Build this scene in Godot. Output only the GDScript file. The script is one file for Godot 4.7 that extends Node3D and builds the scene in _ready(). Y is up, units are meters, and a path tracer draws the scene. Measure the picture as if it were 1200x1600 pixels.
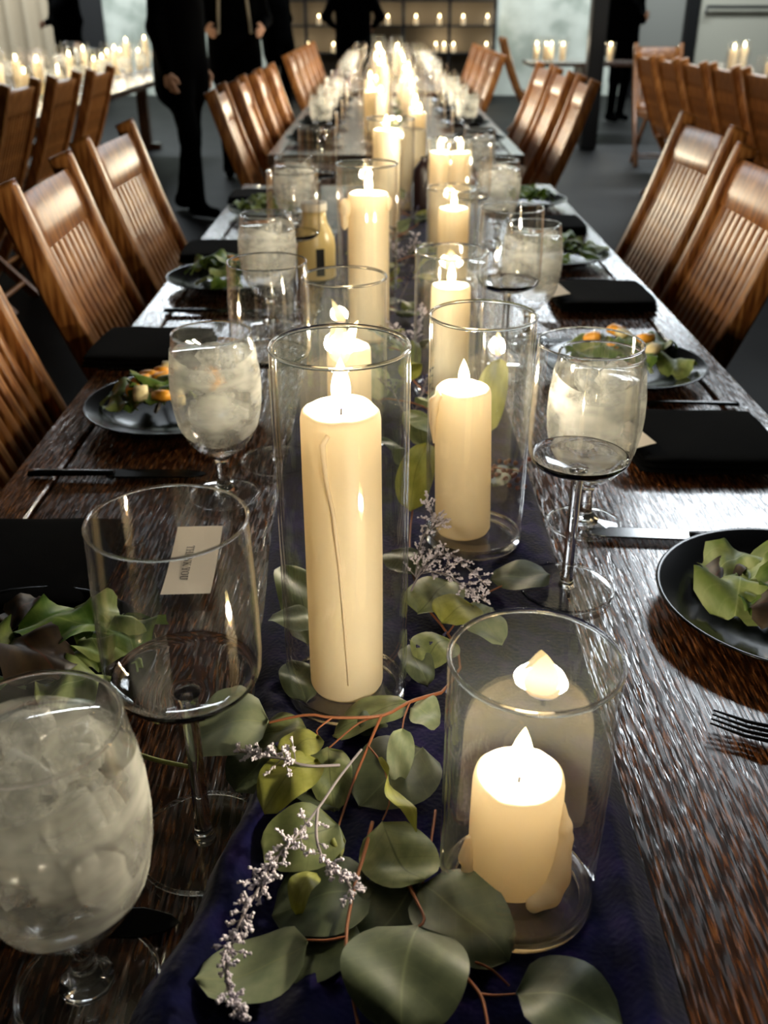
extends Node3D
# A long candle-lit banquet table: hurricane candles, glassware and a eucalyptus garland on a navy velvet runner,
# slat-back chairs on both sides, more set tables and a shelf of candles further back in the hall.

const TOP := 0.75            # height of the table tops
const CANDLE := 0.07        # light of one candle flame

class Shape:
	var v := PackedVector3Array()
	var n := PackedVector3Array()
	var uv := PackedVector2Array()
	var c := PackedColorArray()
	var ix := PackedInt32Array()

	func smooth(first_v: int, first_i: int) -> void:
		n.resize(v.size())
		for k in range(first_v, v.size()):
			n[k] = Vector3.ZERO
		for k in range(first_i, ix.size(), 3):
			var a := ix[k]
			var b := ix[k + 1]
			var d := ix[k + 2]
			var f := (v[d] - v[a]).cross(v[b] - v[a])
			n[a] += f
			n[b] += f
			n[d] += f
		for k in range(first_v, v.size()):
			n[k] = n[k].normalized() if n[k].length_squared() > 1e-24 else Vector3.UP

	# a grid of rows x cols from f(i/rows, j/cols); the outside is the side of (along rows) x (along columns)
	func surf(rows: int, cols: int, f: Callable, wrap := false) -> Shape:
		var v0 := v.size()
		var i0 := ix.size()
		var w := cols if wrap else cols + 1
		for i in rows + 1:
			for j in w:
				v.append(f.call(float(i) / rows, float(j) / cols))
				uv.append(Vector2(float(j) / cols, 1.0 - float(i) / rows))
		for i in rows:
			for j in cols:
				var a := v0 + i * w + j
				var b := v0 + i * w + (j + 1) % w
				var d := a + w
				var e := b + w
				ix.append_array(PackedInt32Array([a, b, d, b, e, d]))
		smooth(v0, i0)
		return self

	# a body of revolution round y from [radius, height] pairs; bottom to top is outward
	func lathe(prof: Array, seg := 32, at := Vector3.ZERO) -> Shape:
		var rows := prof.size() - 1
		return surf(rows, seg, func(s: float, t: float) -> Vector3:
			var q: Vector2 = prof[roundi(s * rows)]
			return at + Vector3(cos(t * TAU) * q.x, q.y, sin(t * TAU) * q.x), true)

	func tri(a: Vector3, b: Vector3, d: Vector3, nn: Vector3) -> void:
		var k := v.size()
		v.append_array(PackedVector3Array([a, b, d]))
		n.append_array(PackedVector3Array([nn, nn, nn]))
		uv.append_array(PackedVector2Array([Vector2(a.x, a.z), Vector2(b.x, b.z), Vector2(d.x, d.z)]))
		if (d - a).cross(b - a).dot(nn) < 0.0:
			ix.append_array(PackedInt32Array([k, k + 2, k + 1]))
		else:
			ix.append_array(PackedInt32Array([k, k + 1, k + 2]))

	func quad(a: Vector3, b: Vector3, d: Vector3, e: Vector3, nn: Vector3) -> void:
		tri(a, b, d, nn)
		tri(a, d, e, nn)

	# a box with chamfered edges
	func box(at: Vector3, size: Vector3, ch := 0.003, turn := Basis.IDENTITY) -> Shape:
		var h := size / 2.0
		ch = minf(ch, minf(h.x, minf(h.y, h.z)) * 0.9)
		var p := func(sx: float, sy: float, sz: float, ax: int) -> Vector3:
			var q := Vector3(sx * (h.x - ch), sy * (h.y - ch), sz * (h.z - ch))
			if ax == 0: q.x = sx * h.x
			if ax == 1: q.y = sy * h.y
			if ax == 2: q.z = sz * h.z
			return at + turn * q
		for s in [-1.0, 1.0]:
			quad(p.call(s, -1, -1, 0), p.call(s, 1, -1, 0), p.call(s, 1, 1, 0), p.call(s, -1, 1, 0), turn * Vector3(s, 0, 0))
			quad(p.call(-1, s, -1, 1), p.call(1, s, -1, 1), p.call(1, s, 1, 1), p.call(-1, s, 1, 1), turn * Vector3(0, s, 0))
			quad(p.call(-1, -1, s, 2), p.call(1, -1, s, 2), p.call(1, 1, s, 2), p.call(-1, 1, s, 2), turn * Vector3(0, 0, s))
			for t in [-1.0, 1.0]:
				quad(p.call(s, t, -1, 0), p.call(s, t, 1, 0), p.call(s, t, 1, 1), p.call(s, t, -1, 1), (turn * Vector3(s, t, 0)).normalized())
				quad(p.call(-1, s, t, 1), p.call(1, s, t, 1), p.call(1, s, t, 2), p.call(-1, s, t, 2), (turn * Vector3(0, s, t)).normalized())
				quad(p.call(s, -1, t, 0), p.call(s, 1, t, 0), p.call(s, 1, t, 2), p.call(s, -1, t, 2), (turn * Vector3(s, 0, t)).normalized())
				for w in [-1.0, 1.0]:
					tri(p.call(s, t, w, 0), p.call(s, t, w, 1), p.call(s, t, w, 2), (turn * Vector3(s, t, w)).normalized())
		return self

	# a round tube along points, radius r (a number, or one per point)
	func tube(pts: Array, r: Variant, seg := 6) -> Shape:
		var m := pts.size()
		var sides := []
		var ups := []
		var u := Vector3.UP
		for k in m:
			var d: Vector3 = (pts[mini(k + 1, m - 1)] - pts[maxi(k - 1, 0)]).normalized()
			if absf(d.dot(u)) > 0.98:
				u = Vector3.RIGHT
			var s := d.cross(u).normalized()
			u = s.cross(d).normalized()
			sides.append(s)
			ups.append(u)
		surf(m + 1, seg, func(i: float, j: float) -> Vector3:
			var k := clampi(roundi(i * (m + 1)) - 1, 0, m - 1)
			var rr: float = r[k] if r is Array else r
			if i < 0.0001 or i > 0.9999: rr = 0.0
			return pts[k] + (sides[k] * cos(j * TAU) - ups[k] * sin(j * TAU)) * rr, true)
		return self

	func blob(at: Vector3, r: Vector3, seg := 10, rows := 7) -> Shape:
		return surf(rows, seg, func(s: float, t: float) -> Vector3:
			var a := PI * (s - 0.5)
			return at + Vector3(cos(a) * cos(t * TAU) * r.x, sin(a) * r.y, cos(a) * sin(t * TAU) * r.z), true)

	func mesh() -> ArrayMesh:
		var arr := []
		arr.resize(Mesh.ARRAY_MAX)
		arr[Mesh.ARRAY_VERTEX] = v
		arr[Mesh.ARRAY_NORMAL] = n
		arr[Mesh.ARRAY_TEX_UV] = uv
		if c.size() == v.size():
			arr[Mesh.ARRAY_COLOR] = c
		arr[Mesh.ARRAY_INDEX] = ix
		var m := ArrayMesh.new()
		m.add_surface_from_arrays(Mesh.PRIMITIVE_TRIANGLES, arr)
		return m

var M := {}
var taken := {}
var rng := RandomNumberGenerator.new()
var wobble := FastNoiseLite.new()

const NTH := ["first", "second", "third", "fourth", "fifth", "sixth", "seventh", "eighth", "ninth", "tenth", "eleventh", "twelfth", "thirteenth", "fourteenth", "fifteenth", "sixteenth", "seventeenth", "eighteenth", "nineteenth", "twentieth"]

func numbered(called: String) -> String:
	taken[called] = taken.get(called, -1) + 1
	return called if taken[called] == 0 else "%s_%03d" % [called, taken[called]]

func tag(o: Node, label: String, category: String, group := "") -> Node:
	o.set_meta("label", label)
	o.set_meta("category", category)
	if group: o.set_meta("group", group)
	return o

func thing(called: String, label: String, category: String, at := Vector3.ZERO, group := "", turn := 0.0) -> Node3D:
	var o := Node3D.new()
	o.name = numbered(called)
	o.position = at
	o.rotation.y = turn
	tag(o, label, category, group)
	add_child(o)
	return o

func part(parent: Node3D, called: String, s: Variant, mat: Material, at := Vector3.ZERO) -> MeshInstance3D:
	var o := MeshInstance3D.new()
	o.name = called
	o.mesh = s.mesh() if s is Shape else s
	o.material_override = mat
	o.position = at
	if parent == self:
		o.name = numbered(called)
	parent.add_child(o, true)
	return o

func struct(called: String, s: Variant, mat: Material, parent: Node3D = self) -> MeshInstance3D:
	var o := part(parent, called, s, mat)
	o.set_meta("kind", "structure")
	return o

func dup(src: Node3D, called: String, label: String, at: Vector3, turn := 0.0, group := "") -> Node3D:
	var o: Node3D = src.duplicate()
	o.name = numbered(called)
	o.position = at
	o.rotation.y = turn
	o.set_meta("label", label)
	if group: o.set_meta("group", group)
	elif o.has_meta("group"): o.remove_meta("group")
	add_child(o)
	return o

func at(x: float, z: float, h := 0.0) -> Vector3:
	return Vector3(x, TOP + h, z)

# ---------------------------------------------------------------- materials

func grey_ramp(a: float, b: float, lo := 0.0, hi := 1.0) -> Gradient:
	var g := Gradient.new()
	g.offsets = PackedFloat32Array([lo, hi])
	g.colors = PackedColorArray([Color(a, a, a), Color(b, b, b)])
	return g

func ramp(cols: Array, offs: Array) -> Gradient:
	var g := Gradient.new()
	g.offsets = PackedFloat32Array(offs)
	g.colors = PackedColorArray(cols)
	return g

func noise_tex(size: int, freq: float, octaves: int, r: Gradient, seed_ := 1, kind := FastNoiseLite.TYPE_SIMPLEX_SMOOTH) -> NoiseTexture2D:
	var f := FastNoiseLite.new()
	f.noise_type = kind
	f.frequency = freq
	f.fractal_octaves = octaves
	f.seed = seed_
	var t := NoiseTexture2D.new()
	t.width = size
	t.height = size
	t.seamless = true
	t.noise = f
	if r: t.color_ramp = r
	return t

func plain(col: Color, rough := 0.6, metal := 0.0) -> StandardMaterial3D:
	var m := StandardMaterial3D.new()
	m.albedo_color = col
	m.roughness = rough
	m.metallic = metal
	return m

func glass(alpha := 0.0025, tint := Color(0.9, 0.95, 0.9)) -> StandardMaterial3D:
	var m := plain(Color(tint.r, tint.g, tint.b, alpha), 0.0)
	m.transparency = BaseMaterial3D.TRANSPARENCY_ALPHA
	m.metallic_specular = 0.71
	return m

func solid_glass(ior_scale := 0.05) -> StandardMaterial3D:
	var m := plain(Color(1, 1, 1, 0.0), 0.0)
	m.refraction_enabled = true
	m.refraction_scale = ior_scale
	return m

func leaf_mat(a: Color, b: Color, vein: Color, seed_: int, back: Color) -> StandardMaterial3D:
	var im := Image.create(96, 96, false, Image.FORMAT_RGB8)
	var f := FastNoiseLite.new()
	f.seed = seed_
	f.frequency = 0.03
	for y in 96:
		for x in 96:
			var t := (x + 0.5) / 96.0 * 2.0 - 1.0
			var s := 1.0 - (y + 0.5) / 96.0
			var col := a.lerp(b, clampf(0.5 + f.get_noise_2d(x, y) * 0.9, 0, 1))
			var side := fposmod((s - absf(t) * 0.28) * 6.0, 1.0)
			var net := maxf(0.0, 1.0 - absf(side - 0.5) * 22.0) * 0.35
			net = maxf(net, 1.0 - absf(t) * 26.0)
			im.set_pixel(x, y, col.lerp(vein, clampf(net, 0, 1) * 0.7))
	var m := plain(Color.WHITE, 0.48)
	m.albedo_texture = ImageTexture.create_from_image(im)
	m.backlight_enabled = true
	m.backlight = back
	return m

func make_materials() -> void:
	# dark stained rough-sawn boards under a worn glossy varnish
	var grain := noise_tex(512, 0.045, 5, grey_ramp(0.0, 1.0, 0.3, 0.5), 7)
	for k in 3:
		var w := plain([Color(1, 1, 1), Color(0.84, 0.82, 0.8), Color(1, 0.95, 0.9)][k], 0.35)
		w.albedo_texture = M.get("board_tex", noise_tex(512, 0.12, 5, ramp([Color(0.1, 0.056, 0.027), Color(0.235, 0.136, 0.068), Color(0.375, 0.23, 0.125), Color(0.58, 0.4, 0.25)], [0.25, 0.5, 0.66, 0.86]), 7))
		M["board_tex"] = w.albedo_texture
		w.roughness_texture = M.get("board_rough", noise_tex(512, 0.09, 5, grey_ramp(0.33, 0.15, 0.36, 0.58), 21))
		M["board_rough"] = w.roughness_texture
		w.roughness = 1.0
		w.heightmap_enabled = true
		w.heightmap_texture = grain
		w.heightmap_scale = 0.045
		w.metallic_specular = 0.75
		w.uv1_triplanar = true
		w.uv1_world_triplanar = true
		w.uv1_scale = Vector3(4.6, 4.6, 0.5)
		w.uv1_offset = Vector3(0.31 * k, 0.2 * k, 0.37 * k)
		w.clearcoat_enabled = true
		w.clearcoat = 0.6
		w.clearcoat_roughness = 0.16
		M["board%d" % k] = w
	# oiled hardwood of the chairs
	var cw := plain(Color.WHITE, 0.3)
	cw.albedo_texture = noise_tex(256, 0.03, 4, ramp([Color(0.44, 0.25, 0.12), Color(0.66, 0.42, 0.21), Color(0.82, 0.58, 0.33)], [0.2, 0.5, 0.85]), 3)
	cw.uv1_triplanar = true
	cw.uv1_scale = Vector3(9, 0.9, 9)
	cw.heightmap_enabled = true
	cw.heightmap_texture = noise_tex(256, 0.05, 3, null, 5)
	cw.heightmap_scale = 0.03
	M.chair = cw
	var vv := plain(Color.WHITE, 1.0)
	vv.albedo_texture = noise_tex(256, 0.02, 5, ramp([Color(0.022, 0.032, 0.15), Color(0.04, 0.052, 0.23), Color(0.13, 0.1, 0.3)], [0.3, 0.55, 0.8]), 11)
	vv.uv1_triplanar = true
	vv.uv1_scale = Vector3(4, 4, 4)
	vv.rim_enabled = true
	vv.rim = 0.4
	vv.rim_tint = 1.0
	vv.metallic_specular = 0.15
	vv.heightmap_enabled = true
	vv.heightmap_texture = noise_tex(256, 0.2, 2, null, 12)
	vv.heightmap_scale = 0.06
	M.velvet = vv
	M.glass = glass()
	M.glass_clear = glass(0.0015)
	M.glass_solid = solid_glass()
	var wax := plain(Color(0.93, 0.89, 0.79), 0.45)
	wax.backlight_enabled = true
	wax.backlight = Color(0.95, 0.89, 0.77)
	M.wax = wax
	M.wick = plain(Color(0.05, 0.035, 0.03), 0.9)
	var fl := plain(Color.BLACK, 1.0)
	fl.emission_enabled = true
	fl.emission_operator = BaseMaterial3D.EMISSION_OP_MULTIPLY
	fl.emission = Color(1, 1, 1)
	fl.emission_energy_multiplier = 22.0
	var gt := GradientTexture2D.new()
	gt.gradient = ramp([Color(1.0, 0.86, 0.55), Color(1, 0.93, 0.74), Color(0.9, 0.74, 0.5), Color(0.16, 0.2, 0.45)], [0.0, 0.45, 0.82, 1.0])
	gt.width = 4
	gt.height = 64
	gt.fill_from = Vector2(0, 0)
	gt.fill_to = Vector2(0, 1)
	fl.emission_texture = gt
	M.flame = fl
	M.leaf_D = leaf_mat(Color(0.235, 0.275, 0.19), Color(0.325, 0.36, 0.26), Color(0.45, 0.47, 0.34), 1, Color(0.12, 0.16, 0.05))
	M.leaf_M = leaf_mat(Color(0.38, 0.42, 0.26), Color(0.5, 0.53, 0.35), Color(0.24, 0.27, 0.15), 2, Color(0.25, 0.28, 0.08))
	M.leaf_L = leaf_mat(Color(0.47, 0.52, 0.4), Color(0.57, 0.6, 0.48), Color(0.6, 0.62, 0.45), 3, Color(0.25, 0.28, 0.12))
	M.leaf_Y = leaf_mat(Color(0.5, 0.52, 0.22), Color(0.62, 0.62, 0.32), Color(0.4, 0.4, 0.16), 4, Color(0.5, 0.5, 0.12))
	M.salad_A = leaf_mat(Color(0.26, 0.38, 0.12), Color(0.44, 0.52, 0.24), Color(0.6, 0.66, 0.4), 5, Color(0.3, 0.4, 0.08))
	M.salad_B = leaf_mat(Color(0.44, 0.52, 0.26), Color(0.62, 0.66, 0.42), Color(0.75, 0.78, 0.58), 6, Color(0.4, 0.45, 0.12))
	M.salad_C = leaf_mat(Color(0.16, 0.12, 0.09), Color(0.3, 0.24, 0.16), Color(0.42, 0.2, 0.16), 7, Color(0.1, 0.08, 0.03))
	M.stem = plain(Color(0.55, 0.33, 0.2), 0.55)
	M.stem_green = plain(Color(0.5, 0.52, 0.26), 0.5)
	M.twig = plain(Color(0.55, 0.52, 0.54), 0.8)
	M.blossom = plain(Color(0.86, 0.83, 0.88), 0.8)
	M.blossom_dark = plain(Color(0.2, 0.2, 0.32), 0.8)
	M.berry = plain(Color(0.42, 0.22, 0.16), 0.5)
	M.plate = plain(Color(0.012, 0.012, 0.013), 0.2)
	M.plate.metallic_specular = 0.4
	M.black_metal = plain(Color(0.035, 0.035, 0.038), 0.2, 0.55)
	M.blade = plain(Color(0.5, 0.5, 0.5), 0.14, 1.0)
	var nk := plain(Color(0.014, 0.014, 0.016), 1.0)
	nk.metallic_specular = 0.2
	nk.heightmap_enabled = true
	nk.heightmap_texture = noise_tex(128, 0.3, 1, null, 30)
	nk.heightmap_scale = 0.02
	nk.uv1_triplanar = true
	nk.uv1_scale = Vector3(20, 20, 20)
	M.napkin = nk
	M.paper = plain(Color(0.9, 0.85, 0.78), 0.8)
	M.ink = plain(Color(0.3, 0.26, 0.24), 0.7)
	M.squash = plain(Color(0.95, 0.66, 0.22), 0.4)
	M.cheese = plain(Color(0.93, 0.86, 0.66), 0.6)
	M.dressing = plain(Color(0.82, 0.73, 0.5), 0.3)
	M.cap = plain(Color(0.85, 0.82, 0.76), 0.4)
	M.label = plain(Color(0.02, 0.02, 0.02), 0.5)
	M.plum = plain(Color(0.11, 0.045, 0.05), 0.4)
	var ice := plain(Color(0.95, 0.95, 0.93, 0.6), 0.4)
	ice.transparency = BaseMaterial3D.TRANSPARENCY_ALPHA
	ice.albedo_texture = noise_tex(128, 0.03, 4, ramp([Color(1, 1, 1, 0.15), Color(1, 1, 1, 0.55), Color(1, 1, 1, 1)], [0.25, 0.5, 0.8]), 40)
	ice.uv1_triplanar = true
	ice.uv1_scale = Vector3(14, 14, 14)
	ice.backlight_enabled = true
	ice.backlight = Color(0.9, 0.9, 0.88)
	ice.clearcoat_enabled = true
	ice.clearcoat_roughness = 0.08
	M.ice = ice
	var frost := plain(Color(0.98, 0.98, 0.96, 0.6), 0.5)
	frost.transparency = BaseMaterial3D.TRANSPARENCY_ALPHA
	frost.albedo_texture = noise_tex(256, 0.012, 4, ramp([Color(1, 1, 1, 0.2), Color(1, 1, 1, 0.62), Color(1, 1, 1, 1.0)], [0.26, 0.5, 0.78]), 41)
	frost.uv1_triplanar = true
	frost.uv1_scale = Vector3(5, 9, 5)
	frost.backlight_enabled = true
	frost.backlight = Color(0.9, 0.9, 0.86)
	M.frost = frost
	M.water = glass(0.02, Color(0.9, 0.93, 0.93))
	M.cloth = plain(Color.WHITE, 0.9)
	M.cloth.vertex_color_use_as_albedo = true
	M.cloth.metallic_specular = 0.1
	M.strap = plain(Color(0.5, 0.45, 0.36), 0.7)
	# the hall
	var fm := plain(Color.WHITE, 0.55)
	fm.metallic_specular = 0.18
	fm.albedo_texture = noise_tex(512, 0.01, 5, ramp([Color(0.035, 0.035, 0.033), Color(0.06, 0.06, 0.055), Color(0.09, 0.088, 0.082)], [0.25, 0.5, 0.8]), 50)
	fm.uv1_triplanar = true
	fm.uv1_world_triplanar = true
	fm.uv1_scale = Vector3(0.3, 0.3, 0.3)
	M.floor = fm
	var wm := plain(Color.WHITE, 0.85)
	wm.albedo_texture = noise_tex(256, 0.012, 5, ramp([Color(0.6, 0.63, 0.58), Color(0.74, 0.76, 0.71), Color(0.8, 0.82, 0.77)], [0.2, 0.5, 0.8]), 51)
	wm.heightmap_enabled = true
	wm.heightmap_texture = wm.albedo_texture
	wm.heightmap_scale = 1.5
	wm.uv1_triplanar = true
	wm.uv1_world_triplanar = true
	wm.uv1_scale = Vector3(0.4, 0.4, 0.4)
	M.wall = wm
	M.ceiling = plain(Color(0.22, 0.22, 0.21), 0.9)
	M.curtain = plain(Color(0.68, 0.62, 0.52), 0.9)
	M.steel = plain(Color(0.035, 0.035, 0.035), 0.5, 0.3)
	M.door = plain(Color(0.62, 0.61, 0.55), 0.6)
	M.panel = plain(Color(0.45, 0.45, 0.42), 0.6)
	M.dark = plain(Color(0.05, 0.05, 0.048), 0.8)
	M.tabletop = plain(Color(0.06, 0.045, 0.035), 0.3)
	M.beige = plain(Color(0.33, 0.29, 0.23), 0.85)
	var lm := plain(Color(0.9, 0.9, 0.9), 0.5)
	lm.emission_enabled = true
	lm.emission = Color(0.95, 0.98, 1.0)
	lm.emission_energy_multiplier = 1.0
	M.lamp = lm

# ---------------------------------------------------------------- builders

func side_board(x0: float, x1: float, z0: float, z1: float, y1: float, th: float) -> Shape:
	return Shape.new().box(Vector3((x0 + x1) / 2, y1 - th / 2, (z0 + z1) / 2), Vector3(x1 - x0, th, z1 - z0), 0.0025)

# a farm table of boards that run along z between two edge boards
func farm_table(label: String, xa: float, xb: float, z0: float, z1: float, boards: int) -> Node3D:
	var t := thing("dining_table", label, "table")
	var e := 0.056
	part(t, "edge_board", side_board(xa, xa + e, z0, z1, TOP, 0.042), M.board0)
	part(t, "edge_board", side_board(xb - e, xb, z0, z1, TOP, 0.042), M.board1)
	var xs := [xa + e + 0.003, xb - e - 0.003]
	for k in range(1, boards):
		xs.insert(k, lerpf(xs[0], xs[-1], float(k) / boards) if boards > 3 else [-0.08, 0.15][k - 1])
	for k in boards:
		var x: float = xs[k]
		var w: float = xs[k + 1] - x
		part(t, "board", side_board(x + 0.001, x + w - 0.001, z0 + 0.012, z1 - 0.012, TOP - 0.0015 - 0.0012 * (k % 3 == 1 as int), 0.036), M["board%d" % ((k * 2 + 1) % 3)])
	part(t, "apron", Shape.new().box(Vector3((xa + xb) / 2, TOP - 0.09, (z0 + z1) / 2), Vector3(0.2, 0.09, absf(z1 - z0) - 0.2), 0.004), M.board2)
	for sz in [z0 + 0.35, z1 - 0.35]:
		part(t, "leg", Shape.new().box(Vector3((xa + xb) / 2, 0.38, sz), Vector3(0.1, 0.64, 0.1), 0.005), M.board1)
		part(t, "foot", Shape.new().box(Vector3((xa + xb) / 2, 0.03, sz), Vector3(0.28, 0.06, 0.09), 0.005), M.board1)
	return t

# a rectangular bar swept along points in the x-y plane: width wz across z, depth d across the sweep
func bar(s: Shape, pts: Array, wz: float, d: float, z: float) -> Shape:
	var m := pts.size()
	var prof := [Vector2(-1, -0.72), Vector2(-1, 0.72), Vector2(-0.72, 1), Vector2(0.72, 1), Vector2(1, 0.72), Vector2(1, -0.72), Vector2(0.72, -1), Vector2(-0.72, -1)]
	return s.surf(m + 1, 8, func(i: float, j: float) -> Vector3:
		var k := clampi(roundi(i * (m + 1)) - 1, 0, m - 1)
		var dir: Vector2 = (pts[mini(k + 1, m - 1)] - pts[maxi(k - 1, 0)]).normalized()
		var q: Vector2 = prof[roundi(j * 8) % 8]
		var e := 0.0 if i < 0.001 or i > 0.999 else 1.0
		var o: Vector2 = pts[k] + Vector2(dir.y, -dir.x) * q.y * d / 2 * e
		return Vector3(o.x, o.y, z + q.x * wz / 2 * e), true)

func slat_back(y: float) -> float:       # x of the leaning back at a height
	return lerpf(-0.135, -0.335, (y - 0.45) / 0.52) - 0.012 * sin(clampf((y - 0.45) / 0.52, 0, 1) * PI)

func make_chair() -> Node3D:
	var t := Node3D.new()
	t.name = "folding_chair"
	var post := []
	for k in 9:
		var y := 0.985 - 0.535 * k / 8.0
		post.append(Vector2(slat_back(y), y))
	# rounded crown
	var crown := [Vector2(slat_back(0.985) - 0.004, 0.995)]
	post = crown + post + [Vector2(-0.09, 0.38), Vector2(0.03, 0.18), Vector2(0.15, 0.0)]
	for sz in [-0.205, 0.205]:
		part(t, "back_post", bar(Shape.new(), post, 0.034, 0.05, sz), M.chair)
	var rail := []
	for k in 4:
		var y := 0.865 + 0.1 * k / 3.0
		rail.append(Vector2(slat_back(y) + 0.004 * sin(k / 3.0 * PI), y))
	part(t, "top_rail", bar(Shape.new(), rail, 0.378, 0.024, 0.0), M.chair)
	for k in 10:
		var pts := []
		for q in 4:
			var y := 0.5 + 0.37 * q / 3.0
			pts.append(Vector2(slat_back(y), y))
		part(t, "back_slat", bar(Shape.new(), pts, 0.025, 0.013, -0.1665 + k * 0.037), M.chair)
	part(t, "lower_rail", bar(Shape.new(), [Vector2(slat_back(0.46), 0.46), Vector2(slat_back(0.51), 0.51)], 0.378, 0.024, 0.0), M.chair)
	for k in 7:
		part(t, "seat_slat", Shape.new().box(Vector3(-0.1 + k * 0.058, 0.442 + 0.002 * k, 0), Vector3(0.05, 0.018, 0.37), 0.004), M.chair)
	for sz in [-0.17, 0.17]:
		part(t, "seat_rail", Shape.new().box(Vector3(0.07, 0.422, sz), Vector3(0.42, 0.03, 0.02), 0.003), M.chair)
		part(t, "leg", bar(Shape.new(), [Vector2(0.2, 0.43), Vector2(-0.01, 0.2), Vector2(-0.2, 0.0)], 0.024, 0.04, sz), M.chair)
	part(t, "stretcher", Shape.new().tube([Vector3(-0.14, 0.07, -0.17), Vector3(-0.14, 0.07, 0.17)], 0.011, 8), M.chair)
	part(t, "stretcher", Shape.new().tube([Vector3(0.105, 0.075, -0.2), Vector3(0.105, 0.075, 0.2)], 0.011, 8), M.chair)
	return t

var chair_proto: Node3D

func chair(x: float, z: float, turn: float, label: String, group := "") -> void:
	# x, z: where the top of the back stands; turn 0 faces +x
	if chair_proto == null:
		chair_proto = make_chair()
	var o := Vector3(-0.335, 0, 0).rotated(Vector3.UP, turn)
	tag(chair_proto, label, "chair")
	dup(chair_proto, "folding_chair", label, Vector3(x - o.x, 0, z - o.z), turn, group)

# ---- glass

func make_cylinder(h: float, r: float, near := true) -> Node3D:
	var t := Node3D.new()
	var th := 0.0022
	var wall := Shape.new()
	if near:
		wall.lathe([Vector2(r - 0.004, 0.0), Vector2(r - 0.0012, 0.0012), Vector2(r, 0.004), Vector2(r, h * 0.5), Vector2(r, h - 0.002), Vector2(r - 0.0004, h - 0.0006), Vector2(r - th / 2, h), Vector2(r - th + 0.0004, h - 0.0006), Vector2(r - th, h - 0.002), Vector2(r - th, h * 0.5), Vector2(r - th, 0.012), Vector2(r - th - 0.003, 0.0095), Vector2(r * 0.6, 0.0085)], 72)
	else:
		wall.lathe([Vector2(r, 0.002), Vector2(r, h * 0.5), Vector2(r, h - 0.001), Vector2(r - th, h), Vector2(r - th, h - 0.003)], 28)
	part(t, "wall", wall, M.glass)
	if near:
		part(t, "rim", Shape.new().surf(10, 72, func(a: float, b: float) -> Vector3:
			var q := Vector2(r - th / 2 + cos(-a * TAU) * 0.0017, h - 0.0004 - sin(-a * TAU) * 0.0017)
			return Vector3(cos(b * TAU) * q.x, q.y, sin(b * TAU) * q.x), true), M.glass_solid)
	if near:
		part(t, "foot_ring", Shape.new().lathe([Vector2(r - 0.009, 0.0008), Vector2(r - 0.004, 0.0004), Vector2(r - 0.0014, 0.0016), Vector2(r - 0.0006, 0.0045), Vector2(r - 0.0022, 0.0105), Vector2(r - 0.006, 0.0098), Vector2(r - 0.009, 0.007), Vector2(r - 0.009, 0.0008)], 72), M.glass_solid)
	part(t, "base", Shape.new().lathe([Vector2(0, 0.0006), Vector2(r - 0.005, 0.0006), Vector2(r - 0.0024, 0.003), Vector2(r - 0.0024, 0.0075), Vector2(r - 0.0035, 0.0085), Vector2(0, 0.0085)], 48 if near else 20), M.glass)
	return t

func cylinder(src: Node3D, label: String, at_: Vector3, group := "", called := "hurricane_glass") -> void:
	tag(src, label, "candle holder")
	dup(src, called, label, at_, 0.0, group)

func ring(r: float, y: float, th: float, seg: int) -> Shape:
	return Shape.new().surf(8, seg, func(a: float, b: float) -> Vector3:
		var q := Vector2(r + cos(-a * TAU) * th, y - sin(-a * TAU) * th)
		return Vector3(cos(b * TAU) * q.x, q.y, sin(b * TAU) * q.x), true)

func flame_shape(h: float, r: float, lean: Vector2) -> Shape:
	return Shape.new().surf(14, 12, func(s: float, t: float) -> Vector3:
		var w := r * pow(sin(PI * pow(s, 0.7)), 0.9) if s > 0.0 and s < 1.0 else 0.0
		var off := lean * s * s
		return Vector3(cos(t * TAU) * w + off.x, s * h, sin(t * TAU) * w + off.y), true)

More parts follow.
